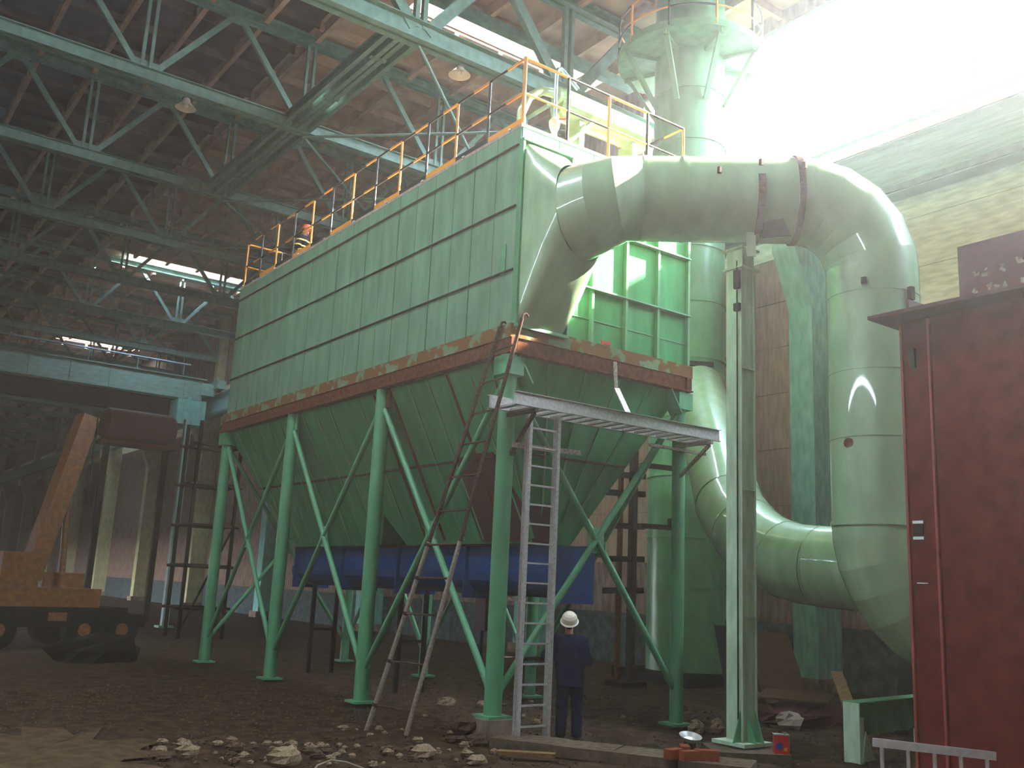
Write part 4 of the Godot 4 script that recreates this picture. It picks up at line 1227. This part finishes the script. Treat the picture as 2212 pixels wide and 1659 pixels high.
func build_floor_things() -> void:
	# the concrete walkway slabs in front of the tray
	var sl := [[Vector3(8.72, 0.05, -11.15), 0.95, "under the foot of the upright tray"], [Vector3(9.12, 0.05, -10.38), 0.8, "in front of the standing man's feet"], [Vector3(9.55, 0.05, -9.65), 0.85, "between the standing man and the orange bricks"], [Vector3(9.98, 0.05, -8.85), 0.9, "last of the row, at the bottom edge below the bricks"]]
	for i in 4:
		var s := Shape.new()
		var bs := Basis(Vector3.UP, -1.05 + 0.06 * (i % 2))
		s.box(Vector3.ZERO, Vector3(sl[i][1], 0.14, 0.66), bs)
		s.box(Vector3(0, -0.02, 0) - bs.z * 0.38, Vector3(sl[i][1] * 0.8, 0.08, 0.14), bs)
		var o := part("floor_slab", s, M.slab)
		o.position = sl[i][0]
		tag(o, "worn concrete floor slab " + sl[i][2], "slab", "row of floor slabs")
	var pd := part("concrete_pad", one_box(Vector3.ZERO, Vector3(1.05, 0.24, 0.85), Basis(Vector3.UP, -0.62)), M.slab)
	pd.position = Vector3(11.18, -0.01, -9.42)
	tag(pd, "square concrete pad under the foot of the duct post", "pad")
	var sp := Shape.new()
	var rs := RandomNumberGenerator.new()
	rs.seed = 31
	var ring_pts: Array = []
	for k in 40:
		var g := TAU * k / 40.0
		var q := rs.randf_range(0.6, 1.25)
		ring_pts.append(Vector2(2.6 + cos(g) * 1.6 * q - sin(g) * 0.3, -12.6 + sin(g) * 2.2 * q))
	for k in 40:
		for m in 6:
			var p0 := Vector2(2.6, -12.6).lerp(ring_pts[k], m / 6.0)
			var p1 := Vector2(2.6, -12.6).lerp(ring_pts[(k + 1) % 40], m / 6.0)
			var p2 := Vector2(2.6, -12.6).lerp(ring_pts[(k + 1) % 40], (m + 1) / 6.0)
			var p3 := Vector2(2.6, -12.6).lerp(ring_pts[k], (m + 1) / 6.0)
			var v3: Array = []
			for p in [p0, p1, p2, p3]: v3.append(Vector3(p.x, ground_y(p.x, p.y) + 0.045 * (1.0 - Vector2(2.6, -12.6).distance_to(p) / 4.2) + 0.012, p.y))
			if m > 0: sp.flat(v3[0], v3[1], v3[2], Vector3.UP)
			sp.flat(v3[0], v3[2], v3[3], Vector3.UP)
	tag(part("sand_patch", sp, M.sand), "paler trodden sand spread on the dirt at the lower left", "sand", "", "stuff")
	var pk := part("plank", one_box(Vector3.ZERO, Vector3(0.75, 0.05, 0.16), Basis(Vector3.UP, -0.7)), M.wood)
	pk.position = Vector3(8.2, 0.04, -10.55)
	tag(pk, "short pale wooden plank lying in front of the slab under the tray", "plank")
	# big stones that can be told apart
	stone("rock", "large pale flat rock below the foot of the leaning ladder", Vector3(6.93, 0, -11.05), Vector3(0.20, 0.10, 0.15), M.stone, 11)
	stone("rock", "pale rounded rock at the left bottom of the rubble", Vector3(4.2, 0, -12.0), Vector3(0.17, 0.11, 0.14), M.stone, 12)
	stone("rock", "large angular rock at the right bottom of the rubble heap", Vector3(5.15, 0, -11.35), Vector3(0.24, 0.13, 0.17), M.stone, 13)
	stone("rock", "dark rock lying against the concrete footing of the near leg", Vector3(8.2, 0, -12.05), Vector3(0.22, 0.17, 0.2), M.stone_dark, 14)
	stone("rock", "smaller dark rock in front of the near leg footing", Vector3(8.1, 0, -11.55), Vector3(0.16, 0.11, 0.14), M.stone_dark, 15)
	stone("rock", "pale rock on the dirt behind the leaning ladder", Vector3(10.2, 0, -15.6), Vector3(0.2, 0.1, 0.16), M.stone, 16)
	stone("rock", "half-buried pale rock at the bottom edge right of the ladder", Vector3(7.28, 0, -10.35), Vector3(0.16, 0.08, 0.13), M.stone, 17)
	# rubble, the pieces that show largest
	var rng := RandomNumberGenerator.new()
	rng.seed = 77
	for i in 150:
		var u := rng.randf()
		var w := rng.randf()
		var p: Vector3
		if i < 90: p = Vector3(3.7, 0, -12.6).lerp(Vector3(6.3, 0, -10.9), u) + Vector3(0.5, 0, -0.8) * (w - 0.3) * 1.6
		elif i < 125: p = Vector3(6.5 + 1.6 * u, 0, -10.7 - 2.8 * w)
		else: p = Vector3(9.0 + 3.5 * u, 0, -13.0 - 3.5 * w)
		var r := rng.randf_range(0.03, 0.09) * (1.5 if i % 9 == 0 else 1.0)
		stone("rubble_stone", "small broken stone scattered in the dirt around the foot of the leaning ladder", p, Vector3(r, r * 0.6, r * rng.randf_range(0.7, 1.2)), M.stone if i % 3 else M.stone_dark, 200 + i, "loose rubble stones", "stone")
	# fine gravel, uncountable
	var mm := MultiMesh.new()
	mm.transform_format = MultiMesh.TRANSFORM_3D
	var gs := Shape.new()
	gs.rock(Vector3.ZERO, Vector3(1, 0.7, 0.9), rng, 5)
	mm.mesh = gs.mesh()
	mm.instance_count = 5000
	for i in 5000:
		var x := rng.randf_range(2.0, 15.0)
		var z := rng.randf_range(-20.0, -8.0)
		var r := rng.randf_range(0.008, 0.03)
		mm.set_instance_transform(i, Transform3D(Basis(Vector3.UP, rng.randf() * TAU).scaled(Vector3.ONE * r), Vector3(x, ground_y(x, z) + r * 0.2, z)))
	var mi := MultiMeshInstance3D.new()
	mi.multimesh = mm
	mi.material_override = M.stone_dark
	mi.name = "gravel"
	add_child(mi)
	tag(mi, "fine dark gravel and crumbs strewn over the dirt", "gravel", "", "stuff")
	# hose
	var hs := Shape.new()
	hs.sweep(PackedVector3Array([Vector3(5.0, 0.03, -10.3), Vector3(5.3, 0.05, -10.75), Vector3(5.56, 0.06, -10.93), Vector3(5.7, 0.05, -10.8), Vector3(5.75, 0.03, -10.4), Vector3(5.6, 0.02, -9.8)]), 0.012, 8)
	tag(part("hose", hs, M.hose), "thin yellowish hose looping over the rubble at the bottom edge", "hose")
	# bricks by the post
	var bk := [[Vector3(9.50, 0.18, -9.17), 0.1, "leftmost of the row by the duct post"], [Vector3(9.60, 0.18, -8.98), -0.2, "second of the row by the duct post"], [Vector3(9.82, 0.185, -8.90), -0.72, "large and pale, in front of the duct post"], [Vector3(9.86, 0.18, -9.32), 0.9, "lying askew behind the others"]]
	for i in 4:
		var s := Shape.new()
		s.box(Vector3.ZERO, Vector3(0.25, 0.12, 0.12) if i != 2 else Vector3(0.3, 0.13, 0.14))
		var o := part("brick", s, M.brick)
		o.position = bk[i][0]
		o.rotation.y = bk[i][1]
		tag(o, "orange clay brick on the slab, " + bk[i][2], "brick", "orange bricks")
	# red cans
	var c := thing("paint_can", "square red tin can with blue and yellow print standing right of the duct post", "can", Vector3(11.38, 0.0, -8.96), -0.75)
	part("body", one_box(Vector3(0, 0.175, 0), Vector3(0.20, 0.35, 0.14)), M.red_can, c)
	part("lid", boxes([[Vector3(0, 0.355, 0), Vector3(0.21, 0.012, 0.15)]]), M.tin, c)
	part("side", one_box(Vector3(0.101, 0.175, 0), Vector3(0.006, 0.34, 0.13)), M.tin, c)
	var lb := Shape.new()
	lb.lathe(Vector3(-0.03, 0.21, 0.072), [[0.0, 0.003], [0.05, 0.003], [0.05, 0.0]], 18, Basis(Vector3.RIGHT, PI / 2.0))
	part("blue_disc", lb, M.can_blue, c)
	var ly := Shape.new()
	ly.lathe(Vector3(0.05, 0.17, 0.072), [[0.0, 0.003], [0.026, 0.003], [0.026, 0.0]], 14, Basis(Vector3.RIGHT, PI / 2.0))
	part("yellow_disc", ly, M.can_yellow, c)
	var cs := Shape.new()
	cs.tube(Vector3(0.05, 0.355, 0.0), Vector3(0.05, 0.385, 0), 0.022, 12)
	part("cap", cs, M.tin, c)
	var c2 := thing("red_canister", "small red canister lying in the dirt just right of the duct post", "canister", Vector3(12.0, 0.02, -9.95), 0.5)
	var cy := Shape.new()
	cy.lathe(Vector3(-0.15, 0.1, 0), [[0.0, 0.0], [0.1, 0.0], [0.1, 0.3], [0.05, 0.32], [0.05, 0.35], [0.0, 0.35]], 18, Basis(Vector3(0, 0, 1), -PI / 2.0))
	part("body", cy, M.red_can, c2)
	# metal dish that glints
	var d := thing("metal_dish", "small shiny metal dish glinting on the ground left of the duct post", "dish", Vector3(10.85, 0.0, -10.15))
	var ds := Shape.new()
	ds.lathe(Vector3(0, 0.13, 0), [[0.0, 0.0], [0.09, 0.02], [0.16, 0.07], [0.165, 0.07], [0.1, 0.0], [0.0, -0.02]], 24, Basis(Vector3(1, 0, 0.3).normalized(), 0.25))
	part("bowl", ds, M.galv, d)
	part("stand", one_box(Vector3(0, 0.05, 0), Vector3(0.12, 0.13, 0.12)), M.dark, d)
	# green I-beam piece on its side
	var ax := (Vector3(14.57, 0, -8.81) - Vector3(12.25, 0, -8.5)).normalized()
	var tr := thing("steel_trestle", "pale-green steel beam trestle with ribbed dark web left of the red box", "trestle", Vector3(12.35, 0, -8.5), atan2(-ax.z, ax.x))
	part("end_plate", one_box(Vector3(0, 0.4, 0), Vector3(0.03, 0.8, 0.24)), M.post, tr)
	part("top_flange", one_box(Vector3(1.2, 0.80, 0), Vector3(2.4, 0.02, 0.26)), M.mint_rib, tr)
	part("web", one_box(Vector3(1.2, 0.56, -0.02), Vector3(2.4, 0.46, 0.014)), M.mint_rib, tr)
	for k in 4: part("stiffener", one_box(Vector3(0.55 + 0.5 * k, 0.56, 0.05), Vector3(0.014, 0.44, 0.13)), M.mint_rib, tr)
	for x in [0.06, 2.3]: part("leg", boxes([[Vector3(x, 0.3, -0.1), Vector3(0.1, 0.62, 0.05)], [Vector3(x, 0.3, 0.1), Vector3(0.1, 0.62, 0.05)]]), M.post, tr)
	var gs2 := Shape.new()
	gs2.slab([Vector3(0.02, 0.02, 0.12), Vector3(0.4, 0.02, 0.12), Vector3(0.14, 0.42, 0.12)], Vector3(0, 0, 0.02))
	part("gusset", gs2, M.post, tr)
	# aluminium ladder on its edge, on two timber blocks
	var al := thing("aluminium_ladder", "short aluminium ladder lying on edge in front of the red steel box", "ladder", Vector3(7.1, 0.6, -4.2))
	var a := Vector3(6.74, 1.15, -4.46)
	var b := Vector3(7.49, 1.09, -3.93)
	wpart("stile", one_bar(a, b, 0.03, 0.06), M.galv, al)
	wpart("stile", one_bar(a + Vector3(0, -0.5, 0), b + Vector3(0, -0.5, 0), 0.03, 0.06), M.galv, al)
	for k in 5:
		var p := a.lerp(b, 0.07 + 0.215 * k)
		wpart("rung", one_tube(p, p + Vector3(0, -0.5, 0), 0.015, 8), M.galv, al)
	for k in 2:
		var bl := part("timber_block", one_box(Vector3.ZERO, Vector3(0.3, 0.6, 0.16), Basis(Vector3.UP, -0.62)), M.wood)
		bl.position = Vector3(6.88, 0.31, -4.36) if k == 0 else Vector3(7.33, 0.29, -4.04)
		tag(bl, "timber block under the %s end of the short aluminium ladder" % ("left" if k == 0 else "right"), "block")
	# boards and planks by the wall
	var bd := Shape.new()
	bd.slab([Vector3(17.2, 0.0, -13.95), Vector3(17.95, 0.0, -13.35), Vector3(18.75, 1.42, -14.55), Vector3(18.0, 1.42, -15.15)], Vector3(-0.03, 0.02, 0.03))
	tag(part("plywood_board", bd, M.plywood), "brown plywood board leaning behind the duct post", "board")
	var bd2 := Shape.new()
	bd2.slab([Vector3(17.3, 0.0, -15.1), Vector3(17.9, 0.0, -14.5), Vector3(18.5, 1.5, -15.4), Vector3(17.9, 1.5, -16.0)], Vector3(-0.03, 0.02, 0.03))
	tag(part("plywood_board", bd2, M.dark), "nearly black board leaning behind the brown plywood board", "board")
	tag(part("plank", one_bar(Vector3(15.2, 0.97, -10.75), Vector3(13.45, 0.03, -9.05), 0.2, 0.04), M.wood), "pale weathered plank sloping down behind the green trestle", "plank")
	tag(part("timber_beam", one_bar(Vector3(15.9, 0.0, -10.0), Vector3(17.0, 1.25, -10.4), 0.26, 0.2), M.dark), "dark heavy timber leaning up beside the red box behind the trestle", "timber")
	tag(part("plywood_board", one_box(Vector3(15.7, 0.42, -12.0), Vector3(2.0, 0.03, 1.3), Basis(Vector3.UP, 0.55)), M.plywood), "flat plywood board lying on the heap of rags behind the trestle", "board")
	tag(part("batten", one_bar(Vector3(14.6, 0.22, -11.7), Vector3(15.9, 0.5, -13.3), 0.09, 0.05), M.wood), "pale thin batten at the edge of the flat plywood board", "batten")
	var hp := Shape.new()
	hp.rock(Vector3(15.4, 0.12, -11.7), Vector3(1.0, 0.26, 0.8), rng, 11)
	tag(part("rag_heap", hp, M.tarp), "heap of dull red and brown rags under the flat board", "rag heap")
	var hw := Shape.new()
	hw.rock(Vector3(14.45, 0.12, -11.2), Vector3(0.3, 0.16, 0.25), rng, 9)
	tag(part("rag_heap", hw, M.tarp_white), "small whitish crumpled rag at the front of the rag heap", "rag")
	for i in 4: stone("rock", "tan broken lump by the foot of the right-hand near filter leg, " + ["largest", "leftmost", "at the back", "small and pale"][i], Vector3(12.2 + 0.25 * i, 0, -11.3 - 0.2 * (i % 2)), Vector3(0.17 - 0.02 * i, 0.12, 0.13), M.stone, 400 + i)
	# banner on the wall
	var bn := thing("wall_banner", "dark red banner with two rows of worn white lettering high on the cream wall", "banner", Vector3(21.93, 8.2, -9.6))
	wpart("cloth", one_box(Vector3(21.93, 9.35, -9.3), Vector3(0.04, 3.05, 4.9)), M.banner, bn)
	var rg := RandomNumberGenerator.new()
	rg.seed = 4
	for row in 2:
		var z := -11.45
		while z > -11.5 and z < -7.2:
			var wd := rg.randf_range(0.12, 0.22)
			if rg.randf() > 0.14:
				var g := Shape.new()
				for q in 3:
					var yy := 10.08 - 0.43 * row + rg.randf_range(-0.08, 0.08)
					g.bar(Vector3(21.90, yy, z + rg.randf() * wd), Vector3(21.90, yy + rg.randf_range(-0.12, 0.12), z + rg.randf() * wd + 0.02), 0.012, 0.06)
				wpart("worn_letter", g, M.banner_text, bn)
			z += wd + 0.03

func build_far_things() -> void:
	# truck crane far left
	var t := thing("truck_crane", "orange truck crane with raised lattice boom in the dark far left", "truck crane", Vector3(5.2, 0, -29.5), 0.25)
	part("chassis", boxes([[Vector3(0, 0.75, 0), Vector3(6.4, 0.35, 2.2)], [Vector3(0, 1.0, 0), Vector3(5.2, 0.2, 2.3)]]), M.dark, t)
	var cab := part("cab", boxes([[Vector3(-2.6, 1.45, 0), Vector3(1.5, 1.1, 2.2)], [Vector3(-2.5, 2.1, 0), Vector3(1.2, 0.3, 2.0)]]), M.orange, t)
	part("windscreen", boxes([[Vector3(-3.37, 1.9, 0), Vector3(0.03, 0.55, 1.8)], [Vector3(-2.6, 1.9, 1.11), Vector3(0.9, 0.5, 0.03)]]), M.dark, cab)
	var tt := part("turntable", boxes([[Vector3(0.3, 1.35, 0), Vector3(3.0, 0.5, 2.1)], [Vector3(1.2, 1.75, -0.5), Vector3(1.2, 0.5, 1.0)]]), M.orange, t)
	part("operator_cab", boxes([[Vector3(-0.5, 2.0, 0.65), Vector3(1.0, 1.0, 0.8)]]), M.orange, tt)
	for x in [-2.5, -0.9, 1.4, 2.5]:
		for z in [-0.95, 0.95]:
			var w := part("wheel", one_tube(Vector3(x, 0.5, z - 0.18), Vector3(x, 0.5, z + 0.18), 0.5, 20), M.tyre, t)
			part("hub", one_tube(Vector3(x, 0.5, z + 0.17), Vector3(x, 0.5, z + 0.21), 0.18, 12), M.orange, w)
	part("number_plate", one_box(Vector3(0.6, 0.85, 1.17), Vector3(0.5, 0.22, 0.02)), M.orange, t)
	var bm := Shape.new()
	bm.bar(Vector3(0.2, 1.8, 0), Vector3(1.25, 6.5, 0), 0.5, 0.5)
	part("boom", bm, M.orange, t)
	part("boom_ram", one_tube(Vector3(1.1, 1.6, 0.1), Vector3(0.95, 4.6, 0.0), 0.09, 10), M.orange, t)
	part("hoist_rope", one_tube(Vector3(1.4, 6.45, 0.3), Vector3(1.4, 4.4, 0.3), 0.02, 6), M.dark, t)
	part("hook_block", one_box(Vector3(1.4, 4.2, 0.3), Vector3(0.22, 0.4, 0.16)), M.dark, t)
	# dark heap and drum in front of the far columns
	var rng := RandomNumberGenerator.new()
	rng.seed = 9
	var hp := Shape.new()
	hp.rock(Vector3(6.4, 0.1, -25.3), Vector3(1.2, 0.5, 0.8), rng, 13)
	tag(part("scrap_heap", hp, M.dark), "low black heap of scrap on the floor at the far left", "scrap heap")
	# rusty tank hanging out beyond the filter
	var k := thing("rusty_tank", "dark red-brown tank on posts beyond the left end of the filter", "tank", Vector3(11.9, 0, -45.0))
	var s := Shape.new()
	s.lathe(Vector3(10.3, 8.5, -45.0), [[0.0, -0.1], [0.6, 0.0], [0.75, 0.15], [0.75, 3.0], [0.6, 3.15], [0.0, 3.25]], 28, Basis(Vector3(0, 0, 1), -PI / 2.0))
	wpart("shell", s, M.primer_dark, k)
	wpart("cradle", boxes([[Vector3(11.9, 7.7, -45), Vector3(3.3, 0.16, 1.2)]]), M.rust, k)
	for x in [10.6, 13.2]: wpart("leg", one_box(Vector3(x, 3.85, -45), Vector3(0.24, 7.7, 0.24)), M.brown, k)
	# scaffold tower in the dark beyond the filter
	var f := thing("scaffold_tower", "dark steel scaffold tower beyond the left end of the filter", "scaffold", Vector3(11.5, 0, -34.0))
	for x in [10.9, 12.4]:
		for z in [-33.3, -34.7]: wpart("standard", one_tube(Vector3(x, 0, z), Vector3(x, 7.4, z), 0.07, 8), M.dark, f)
	for y in [1.0, 2.4, 3.8, 5.2, 6.6]:
		for z in [-33.3, -34.7]: wpart("ledger", one_tube(Vector3(10.7, y, z), Vector3(12.6, y, z), 0.05, 8), M.brown, f)
		for x in [10.9, 12.4]: wpart("transom", one_tube(Vector3(x, y, -33.1), Vector3(x, y, -34.9), 0.05, 8), M.brown, f)
	for y in [2.45, 5.25]: wpart("deck_board", one_box(Vector3(11.65, y, -34.0), Vector3(1.7, 0.06, 1.4)), M.plywood, f)
	wpart("brace", one_tube(Vector3(10.9, 0.2, -33.25), Vector3(12.4, 3.8, -33.25), 0.04, 8), M.dark, f)
	# slim green post left of the filter
	var g := thing("steel_post", "slim dull-green steel post standing left of the filter legs", "post", Vector3(12.5, 0, -40.0))
	part("shaft", one_box(Vector3(0, 4.2, 0), Vector3(0.26, 8.4, 0.26)), M.steel, g)
	part("base_plate", one_box(Vector3(0, 0.03, 0), Vector3(0.6, 0.08, 0.6)), M.mint_rib, g)
	# red cabinet under the hoppers
	var rc := thing("red_cabinet", "small dark red cabinet on the wall side under the near hopper", "cabinet", Vector3(15.6, 0, -22.0))
	part("body", one_box(Vector3(0, 1.5, 0), Vector3(0.6, 1.0, 0.5)), M.primer_dark, rc)
	part("door", one_box(Vector3(-0.02, 1.5, 0.26), Vector3(0.5, 0.9, 0.02)), M.primer_dark, rc)
	part("stand", boxes([[Vector3(-0.2, 0.5, 0), Vector3(0.06, 1.0, 0.06)], [Vector3(0.2, 0.5, 0), Vector3(0.06, 1.0, 0.06)]]), M.dark, rc)

# ---------- people ----------
func arm(f: Flesh, sh: Vector3, el: Vector3, wr: Vector3, r: float) -> void:
	f.bone(sh, el, 0.062 * r, 0.048 * r).bone(el, wr, 0.048 * r, 0.034 * r)
func hand(wr: Vector3, d: Vector3, palm: Vector3, left: bool) -> Flesh:
	# palm, five curled fingers, thumb from the side
	var f := Flesh.new()
	f.k = 0.008
	d = d.normalized()
	palm = (palm - d * palm.dot(d)).normalized()
	var side := d.cross(palm) * (1.0 if left else -1.0)
	f.bone(wr - d * 0.02, wr + d * 0.03, 0.026, 0.026)
	for i in 4:
		var o := side * (0.030 - 0.020 * i)
		var k := wr + d * 0.085 + o
		f.bone(wr + d * 0.02 + o * 0.7, k, 0.014, 0.011)
		var l: float = [0.038, 0.043, 0.040, 0.030][i]
		var a := k + (d * 0.85 + palm * 0.5) * l
		var b := a + (d * 0.35 + palm * 0.9) * l * 0.75
		f.bone(k, a, 0.0095, 0.0085).bone(a, b, 0.0085, 0.008).bone(b, b + (palm - d * 0.3) * l * 0.5, 0.008, 0.0065)
	var th := wr + d * 0.03 + side * 0.03
	f.bone(th - side * 0.012, th + (side * 0.8 + d * 0.6) * 0.035, 0.013, 0.011)
	f.bone(th + (side * 0.8 + d * 0.6) * 0.035, th + (side * 0.7 + d * 0.9 + palm * 0.5) * 0.06, 0.010, 0.008)
	return f
func build_people() -> void:
	var face := Vector3(9.7, 0, -11.42).normalized()
	person("person", "man in navy work clothes and white helmet seen from behind beside the cable tray", Vector3(9.62, 0.02, -11.40), atan2(-face.x, -face.z), {
		"lel": Vector3(-0.33, 1.17, 0.05), "lwr": Vector3(-0.17, 1.16, -0.2), "rel": Vector3(0.29, 1.13, 0.03), "rwr": Vector3(0.17, 1.10, -0.2),
		"tilt": 0.55, "lean": Vector3(-0.04, 0, 0.02)}, M.navy, M.navy_dark, M.white_hat, false)
	person("person", "worker in dark jacket with reflective stripes and orange helmet on the filter roof", Vector3(9.75, 9.63, -23.2), 0.55 + PI, {
		"lel": Vector3(-0.29, 1.15, -0.04), "lwr": Vector3(-0.24, 1.02, -0.26), "rel": Vector3(0.29, 1.15, 0.02), "rwr": Vector3(0.27, 0.95, -0.16),
		"tilt": -0.15, "lean": Vector3(0.0, 0, -0.05)}, M.vest, M.vest, M.orange_hat, true)

func person(called: String, label: String, at: Vector3, turn: float, p: Dictionary, jacket: Material, trousers: Material, hat: Material, stripes: bool) -> void:
	# local axes: y up, the person faces -z
	var t := thing(called, label, "person", at, turn)
	var ln: Vector3 = p.lean
	var hip := Vector3(0, 0.93, 0)
	var chest := Vector3(0, 1.32, 0.02) + ln * 0.7
	var neck := Vector3(0, 1.47, 0.02) + ln
	var lsh := Vector3(-0.185, 1.41, 0.02) + ln
	var rsh := Vector3(0.185, 1.41, 0.02) + ln
	var lel: Vector3 = p.lel + ln
	var rel: Vector3 = p.rel + ln
	var lwr: Vector3 = p.lwr + ln
	var rwr: Vector3 = p.rwr + ln
	var hd := neck + Vector3(0, 0.19, 0.03 if p.tilt > 0.0 else -0.02)
	var legs := [[Vector3(-0.095, 0.9, 0), Vector3(-0.115, 0.49, -0.02), Vector3(-0.12, 0.08, 0.03)], [Vector3(0.095, 0.9, 0), Vector3(0.105, 0.49, -0.03), Vector3(0.115, 0.08, 0.02)]]
	var body := Flesh.new()
	body.bone(hip, chest, 0.12, 0.125).bone(chest + Vector3(-0.07, 0, 0), chest + Vector3(0.07, 0, 0), 0.115, 0.115).bone(lsh, rsh, 0.055, 0.055)
	body.bone(neck - Vector3(0, 0.06, 0), neck + Vector3(0, 0.1, 0.0), 0.06, 0.056)
	arm(body, lsh, lel, lwr, 0.9)
	arm(body, rsh, rel, rwr, 0.9)
	for l in legs: body.bone(l[0], l[1], 0.085, 0.055).bone(l[1], l[2], 0.055, 0.038).bone(l[2], l[2] + Vector3(0, -0.03, -0.12), 0.04, 0.035)
	var sh := body.build(0.014)
	# head with its face, and the hands, on finer grids of the same surface
	var hf := Flesh.new()
	hf.k = 0.02
	var hb := Basis(Vector3.RIGHT, p.tilt)
	hf.bone(hd + hb * Vector3(0, 0.04, 0.02), hd + hb * Vector3(0, 0.03, -0.03), 0.085, 0.082)
	hf.bone(hd + hb * Vector3(0, -0.06, -0.045), hd + hb * Vector3(0, 0.0, -0.03), 0.05, 0.07)
	hf.bone(hd + hb * Vector3(0, 0.012, -0.105), hd + hb * Vector3(0, -0.022, -0.122), 0.009, 0.014)
	hf.bone(hd + hb * Vector3(-0.022, -0.052, -0.093), hd + hb * Vector3(0.022, -0.052, -0.093), 0.009, 0.009)
	hf.bone(hd + hb * Vector3(0, -0.09, -0.075), hd + hb * Vector3(0, -0.085, -0.06), 0.022, 0.03)
	for k in [-1.0, 1.0]:
		hf.bone(hd + hb * Vector3(0.088 * k, 0.015, 0.0), hd + hb * Vector3(0.086 * k, -0.03, -0.008), 0.014, 0.010)
		hf.bone(hd + hb * Vector3(0.018 * k, 0.035, -0.098), hd + hb * Vector3(0.045 * k, 0.035, -0.088), 0.009, 0.008)
	hf.bone(hd + hb * Vector3(0, -0.05, 0.0), neck, 0.058, 0.058)
	for s in [hf.build(0.006), hand(lwr, lwr - lel, Vector3(0.6, 0.1, -0.4), true).build(0.004), hand(rwr, rwr - rel, Vector3(-0.6, 0.1, -0.4), false).build(0.004)]:
		sh.v.append_array(s.v)
		sh.n.append_array(s.n)
	part("body", sh, M.skin, t)
	# clothing a little larger than the body, cut at neck, cuffs and hems
	var jk := Flesh.new()
	jk.k = 0.05
	for k in [-0.065, 0.065]: jk.bone(hip + Vector3(k, -0.2, 0), chest + Vector3(k * 1.5, 0, 0), 0.135, 0.145)
	jk.bone(chest + Vector3(-0.09, 0, 0), chest + Vector3(0.09, 0, 0), 0.14, 0.14).bone(lsh, rsh, 0.078, 0.078)
	for a in [[lsh, lel, lwr], [rsh, rel, rwr]]: jk.bone(a[0], a[1], 0.085, 0.07).bone(a[1], a[2], 0.07, 0.05)
	jk.bone(neck + Vector3(0, -0.03, 0), neck + Vector3(0, 0.03, 0), 0.078, 0.074)
	part("jacket", jk.build(0.014, [[Vector3.DOWN, -0.76], [Vector3.UP, neck.y + 0.035]]), jacket, t)
	if stripes:
		for y in [1.0, 1.14, 1.3]:
			var bj := Flesh.new()
			bj.k = 0.05
			for b in jk.bones: bj.bone(b[0], b[1], b[2] + 0.007, b[3] + 0.007)
			part("reflective_stripe", bj.build(0.012, [[Vector3.DOWN, -y], [Vector3.UP, y + 0.045]]), M.reflect, t)
	var tr := Flesh.new()
	tr.k = 0.03
	for l in legs: tr.bone(l[0], l[1], 0.115, 0.088).bone(l[1], l[2] + Vector3(0, 0.0, 0), 0.088, 0.078)
	tr.bone(hip + Vector3(-0.05, -0.06, 0), hip + Vector3(0.05, -0.06, 0), 0.13, 0.13)
	part("trousers", tr.build(0.014, [[Vector3.DOWN, -0.05]]), trousers, t)
	for l in legs:
		var bt := Flesh.new()
		bt.bone(l[2] + Vector3(0, 0.06, 0), l[2] + Vector3(0, -0.03, 0.01), 0.06, 0.055).bone(l[2] + Vector3(0, -0.03, 0), l[2] + Vector3(0, -0.04, -0.15), 0.055, 0.042)
		part("boot", bt.build(0.01, [[Vector3.DOWN, 0.0]]), M.boot, t)
	# helmet with brim
	var hs := Shape.new()
	hs.lathe(hd + hb * Vector3(0, 0.045, 0.0), [[0.128, 0.0], [0.126, 0.03], [0.115, 0.075], [0.085, 0.112], [0.045, 0.13], [0.0, 0.135]], 30, hb * Basis.from_scale(Vector3(0.95, 1, 1.1)))
	hs.lathe(hd + hb * Vector3(0, 0.045, 0.0), [[0.11, -0.006], [0.145, -0.014], [0.147, -0.008], [0.125, 0.006]], 30, hb * Basis.from_scale(Vector3(0.95, 1, 1.12)))
	var hm := part("helmet", hs, hat, t)
	var pk := Shape.new()
	pk.slab([hd + hb * Vector3(-0.09, 0.035, -0.12), hd + hb * Vector3(0.09, 0.035, -0.12), hd + hb * Vector3(0.06, 0.022, -0.19), hd + hb * Vector3(-0.06, 0.022, -0.19)], hb * Vector3(0, 0.008, 0))
	part("peak", pk, hat, hm)
	var hr := Flesh.new()
	hr.bone(hd + hb * Vector3(0, 0.0, 0.045), hd + hb * Vector3(0, -0.02, 0.035), 0.065, 0.055)
	part("hair", hr.build(0.01), M.hair, t)
